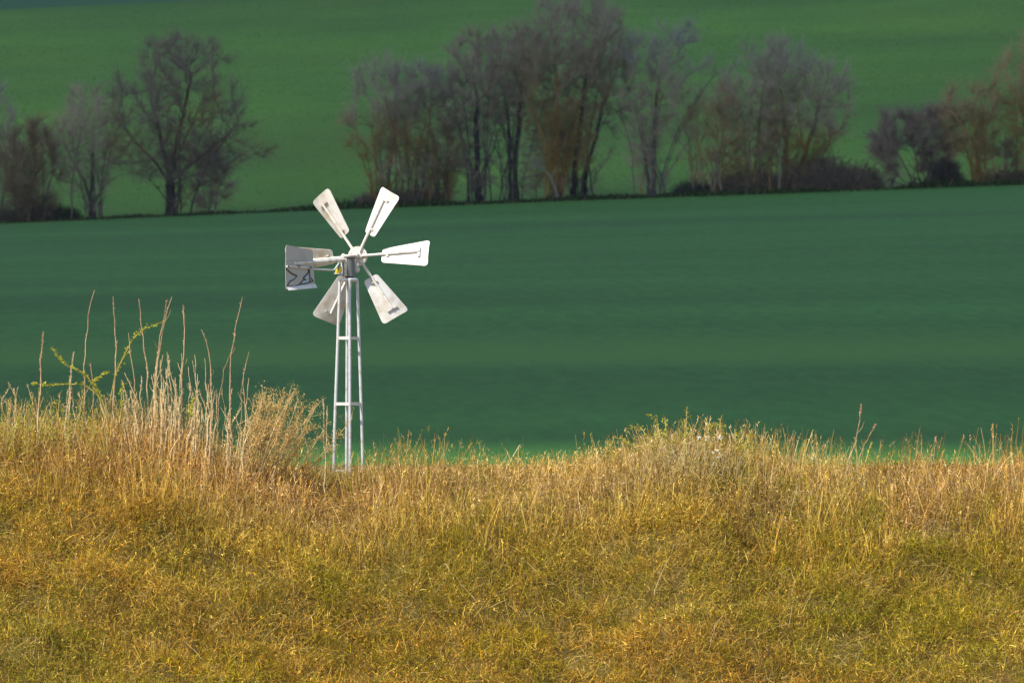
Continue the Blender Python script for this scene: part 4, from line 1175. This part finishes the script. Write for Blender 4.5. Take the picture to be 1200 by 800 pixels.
# ------------------------------------------------------------------ cloud: its shadow lies over field, hedge and hill, the bank stays in sun
SUN = np.array([-.52, -.44, .73]); SUN = SUN / np.linalg.norm(SUN)
def cloud():
    Hc = 640.
    off = SUN / SUN[2] * Hc
    X0, X1, Y0, Y1 = -330., 330., 102.5, 1500.       # shadow on the ground
    nx, ny = 70, 150
    u = np.linspace(0, 1, nx); v = np.linspace(0, 1, ny)
    U, Vv = np.meshgrid(u, v)
    X = X0 + (X1 - X0) * U; Y = Y0 + (Y1 - Y0) * Vv
    edge = np.minimum(np.minimum(U, 1 - U) * (X1 - X0), np.minimum(Vv, 1 - Vv) * (Y1 - Y0)) / 90.
    dome = np.clip(edge, 0, 1) ** .5
    wob = 10 * (fbm(X * .02, Y * 0 + 3, 3, 3) - .5) * (1 - np.clip(Vv * 20, 0, 1))
    puff = fbm(X * .012, Y * .012, 33, 5)
    zt = 25 * dome + 110 * dome * puff
    zb = -12 * dome * fbm(X * .02, Y * .02, 43, 3)
    topv = np.stack([X + off[0], Y + off[1] + wob, Hc + zt], -1).reshape(-1, 3)
    botv = np.stack([X + off[0], Y + off[1] + wob, Hc + zb], -1).reshape(-1, 3)
    i = (np.arange(ny - 1)[:, None] * nx + np.arange(nx - 1)[None, :]).ravel()
    F1 = np.stack([i, i + 1, i + nx + 1, i + nx], -1); F2 = F1[:, ::-1] + nx * ny
    m, nt, b, out = new_mat('cloud_white')
    b.inputs['Base Color'].default_value = (.9, .9, .92, 1); b.inputs['Roughness'].default_value = 1; b.inputs['Specular IOR Level'].default_value = 0
    tr = nt.nodes.new('ShaderNodeBsdfTranslucent'); tr.inputs['Color'].default_value = (.95, .95, .95, 1)
    mx = nt.nodes.new('ShaderNodeMixShader'); mx.inputs[0].default_value = .72
    nt.links.new(b.outputs[0], mx.inputs[1]); nt.links.new(tr.outputs[0], mx.inputs[2]); nt.links.new(mx.outputs[0], out.inputs['Surface'])
    o = mesh_obj('cloud', np.concatenate([topv, botv]), np.concatenate([F1, F2]), m, smooth=True)
    bm = bmesh.new(); bm.from_mesh(o.data); bmesh.ops.remove_doubles(bm, verts=bm.verts, dist=.01); bm.to_mesh(o.data); bm.free()
    tag(o, kind='structure')
cloud()

# ------------------------------------------------------------------ air
def haze():
    m = bpy.data.materials.new('thin_air'); m.use_nodes = True; nt = m.node_tree
    nt.nodes.remove(nt.nodes['Principled BSDF'])
    v = nt.nodes.new('ShaderNodeVolumePrincipled'); v.inputs['Color'].default_value = (.93, .95, .97, 1)
    v.inputs['Density'].default_value = HAZE; v.inputs['Anisotropy'].default_value = .2
    nt.links.new(v.outputs[0], nt.nodes['Material Output'].inputs['Volume'])
    X, Y0, Y1, Z0, Z1 = 905, -45, 3010, -45, 130
    V = [(x, y, z) for z in (Z0, Z1) for y in (Y0, Y1) for x in (-X, X)]
    F = [(0, 2, 3, 1), (4, 5, 7, 6), (0, 1, 5, 4), (2, 6, 7, 3), (0, 4, 6, 2), (1, 3, 7, 5)]
    tag(mesh_obj('haze', V, F, m), kind='stuff')
HAZE = .00006
if HAZE: haze()

# ------------------------------------------------------------------ light, sky, camera
w = bpy.data.worlds.new('World'); scene.world = w; w.use_nodes = True
nt = w.node_tree; bg = nt.nodes['Background']
sky = nt.nodes.new('ShaderNodeTexSky'); sky.sky_type = 'NISHITA'; sky.sun_disc = False
el = math.asin(SUN[2]); az = math.atan2(SUN[0], SUN[1])
sky.sun_elevation = el; sky.sun_rotation = az
sky.air_density = 1.0; sky.dust_density = .8; sky.ozone_density = 1.0
nt.links.new(sky.outputs[0], bg.inputs['Color']); bg.inputs['Strength'].default_value = .13
sl = bpy.data.lights.new('sun', 'SUN'); sl.energy = 4.6; sl.angle = R(.53); sl.color = (1, .93, .82)
so = bpy.data.objects.new('sun', sl); COL.objects.link(so)
so.rotation_euler = Vector(SUN).to_track_quat('Z', 'Y').to_euler()
so.location = (-60, -30, 60)

cd = bpy.data.cameras.new('camera'); cd.lens = 300; cd.sensor_width = 36; cd.clip_end = 6000; cd.clip_start = .5
cd.dof.use_dof = True; cd.dof.focus_distance = 86.5; cd.dof.aperture_fstop = 10
co = bpy.data.objects.new('camera', cd); COL.objects.link(co); co.location = (0, 0, 0); co.rotation_euler = (R(90), 0, 0)
scene.camera = co
vs_ = scene.view_settings
vs_.view_transform = 'Standard'; vs_.look = 'None'; vs_.exposure = .4; vs_.gamma = 1; vs_.use_curve_mapping = False
scene.render.resolution_x = 1024; scene.render.resolution_y = 682
scene.cycles.max_bounces = 6; scene.cycles.diffuse_bounces = 3; scene.cycles.transmission_bounces = 3
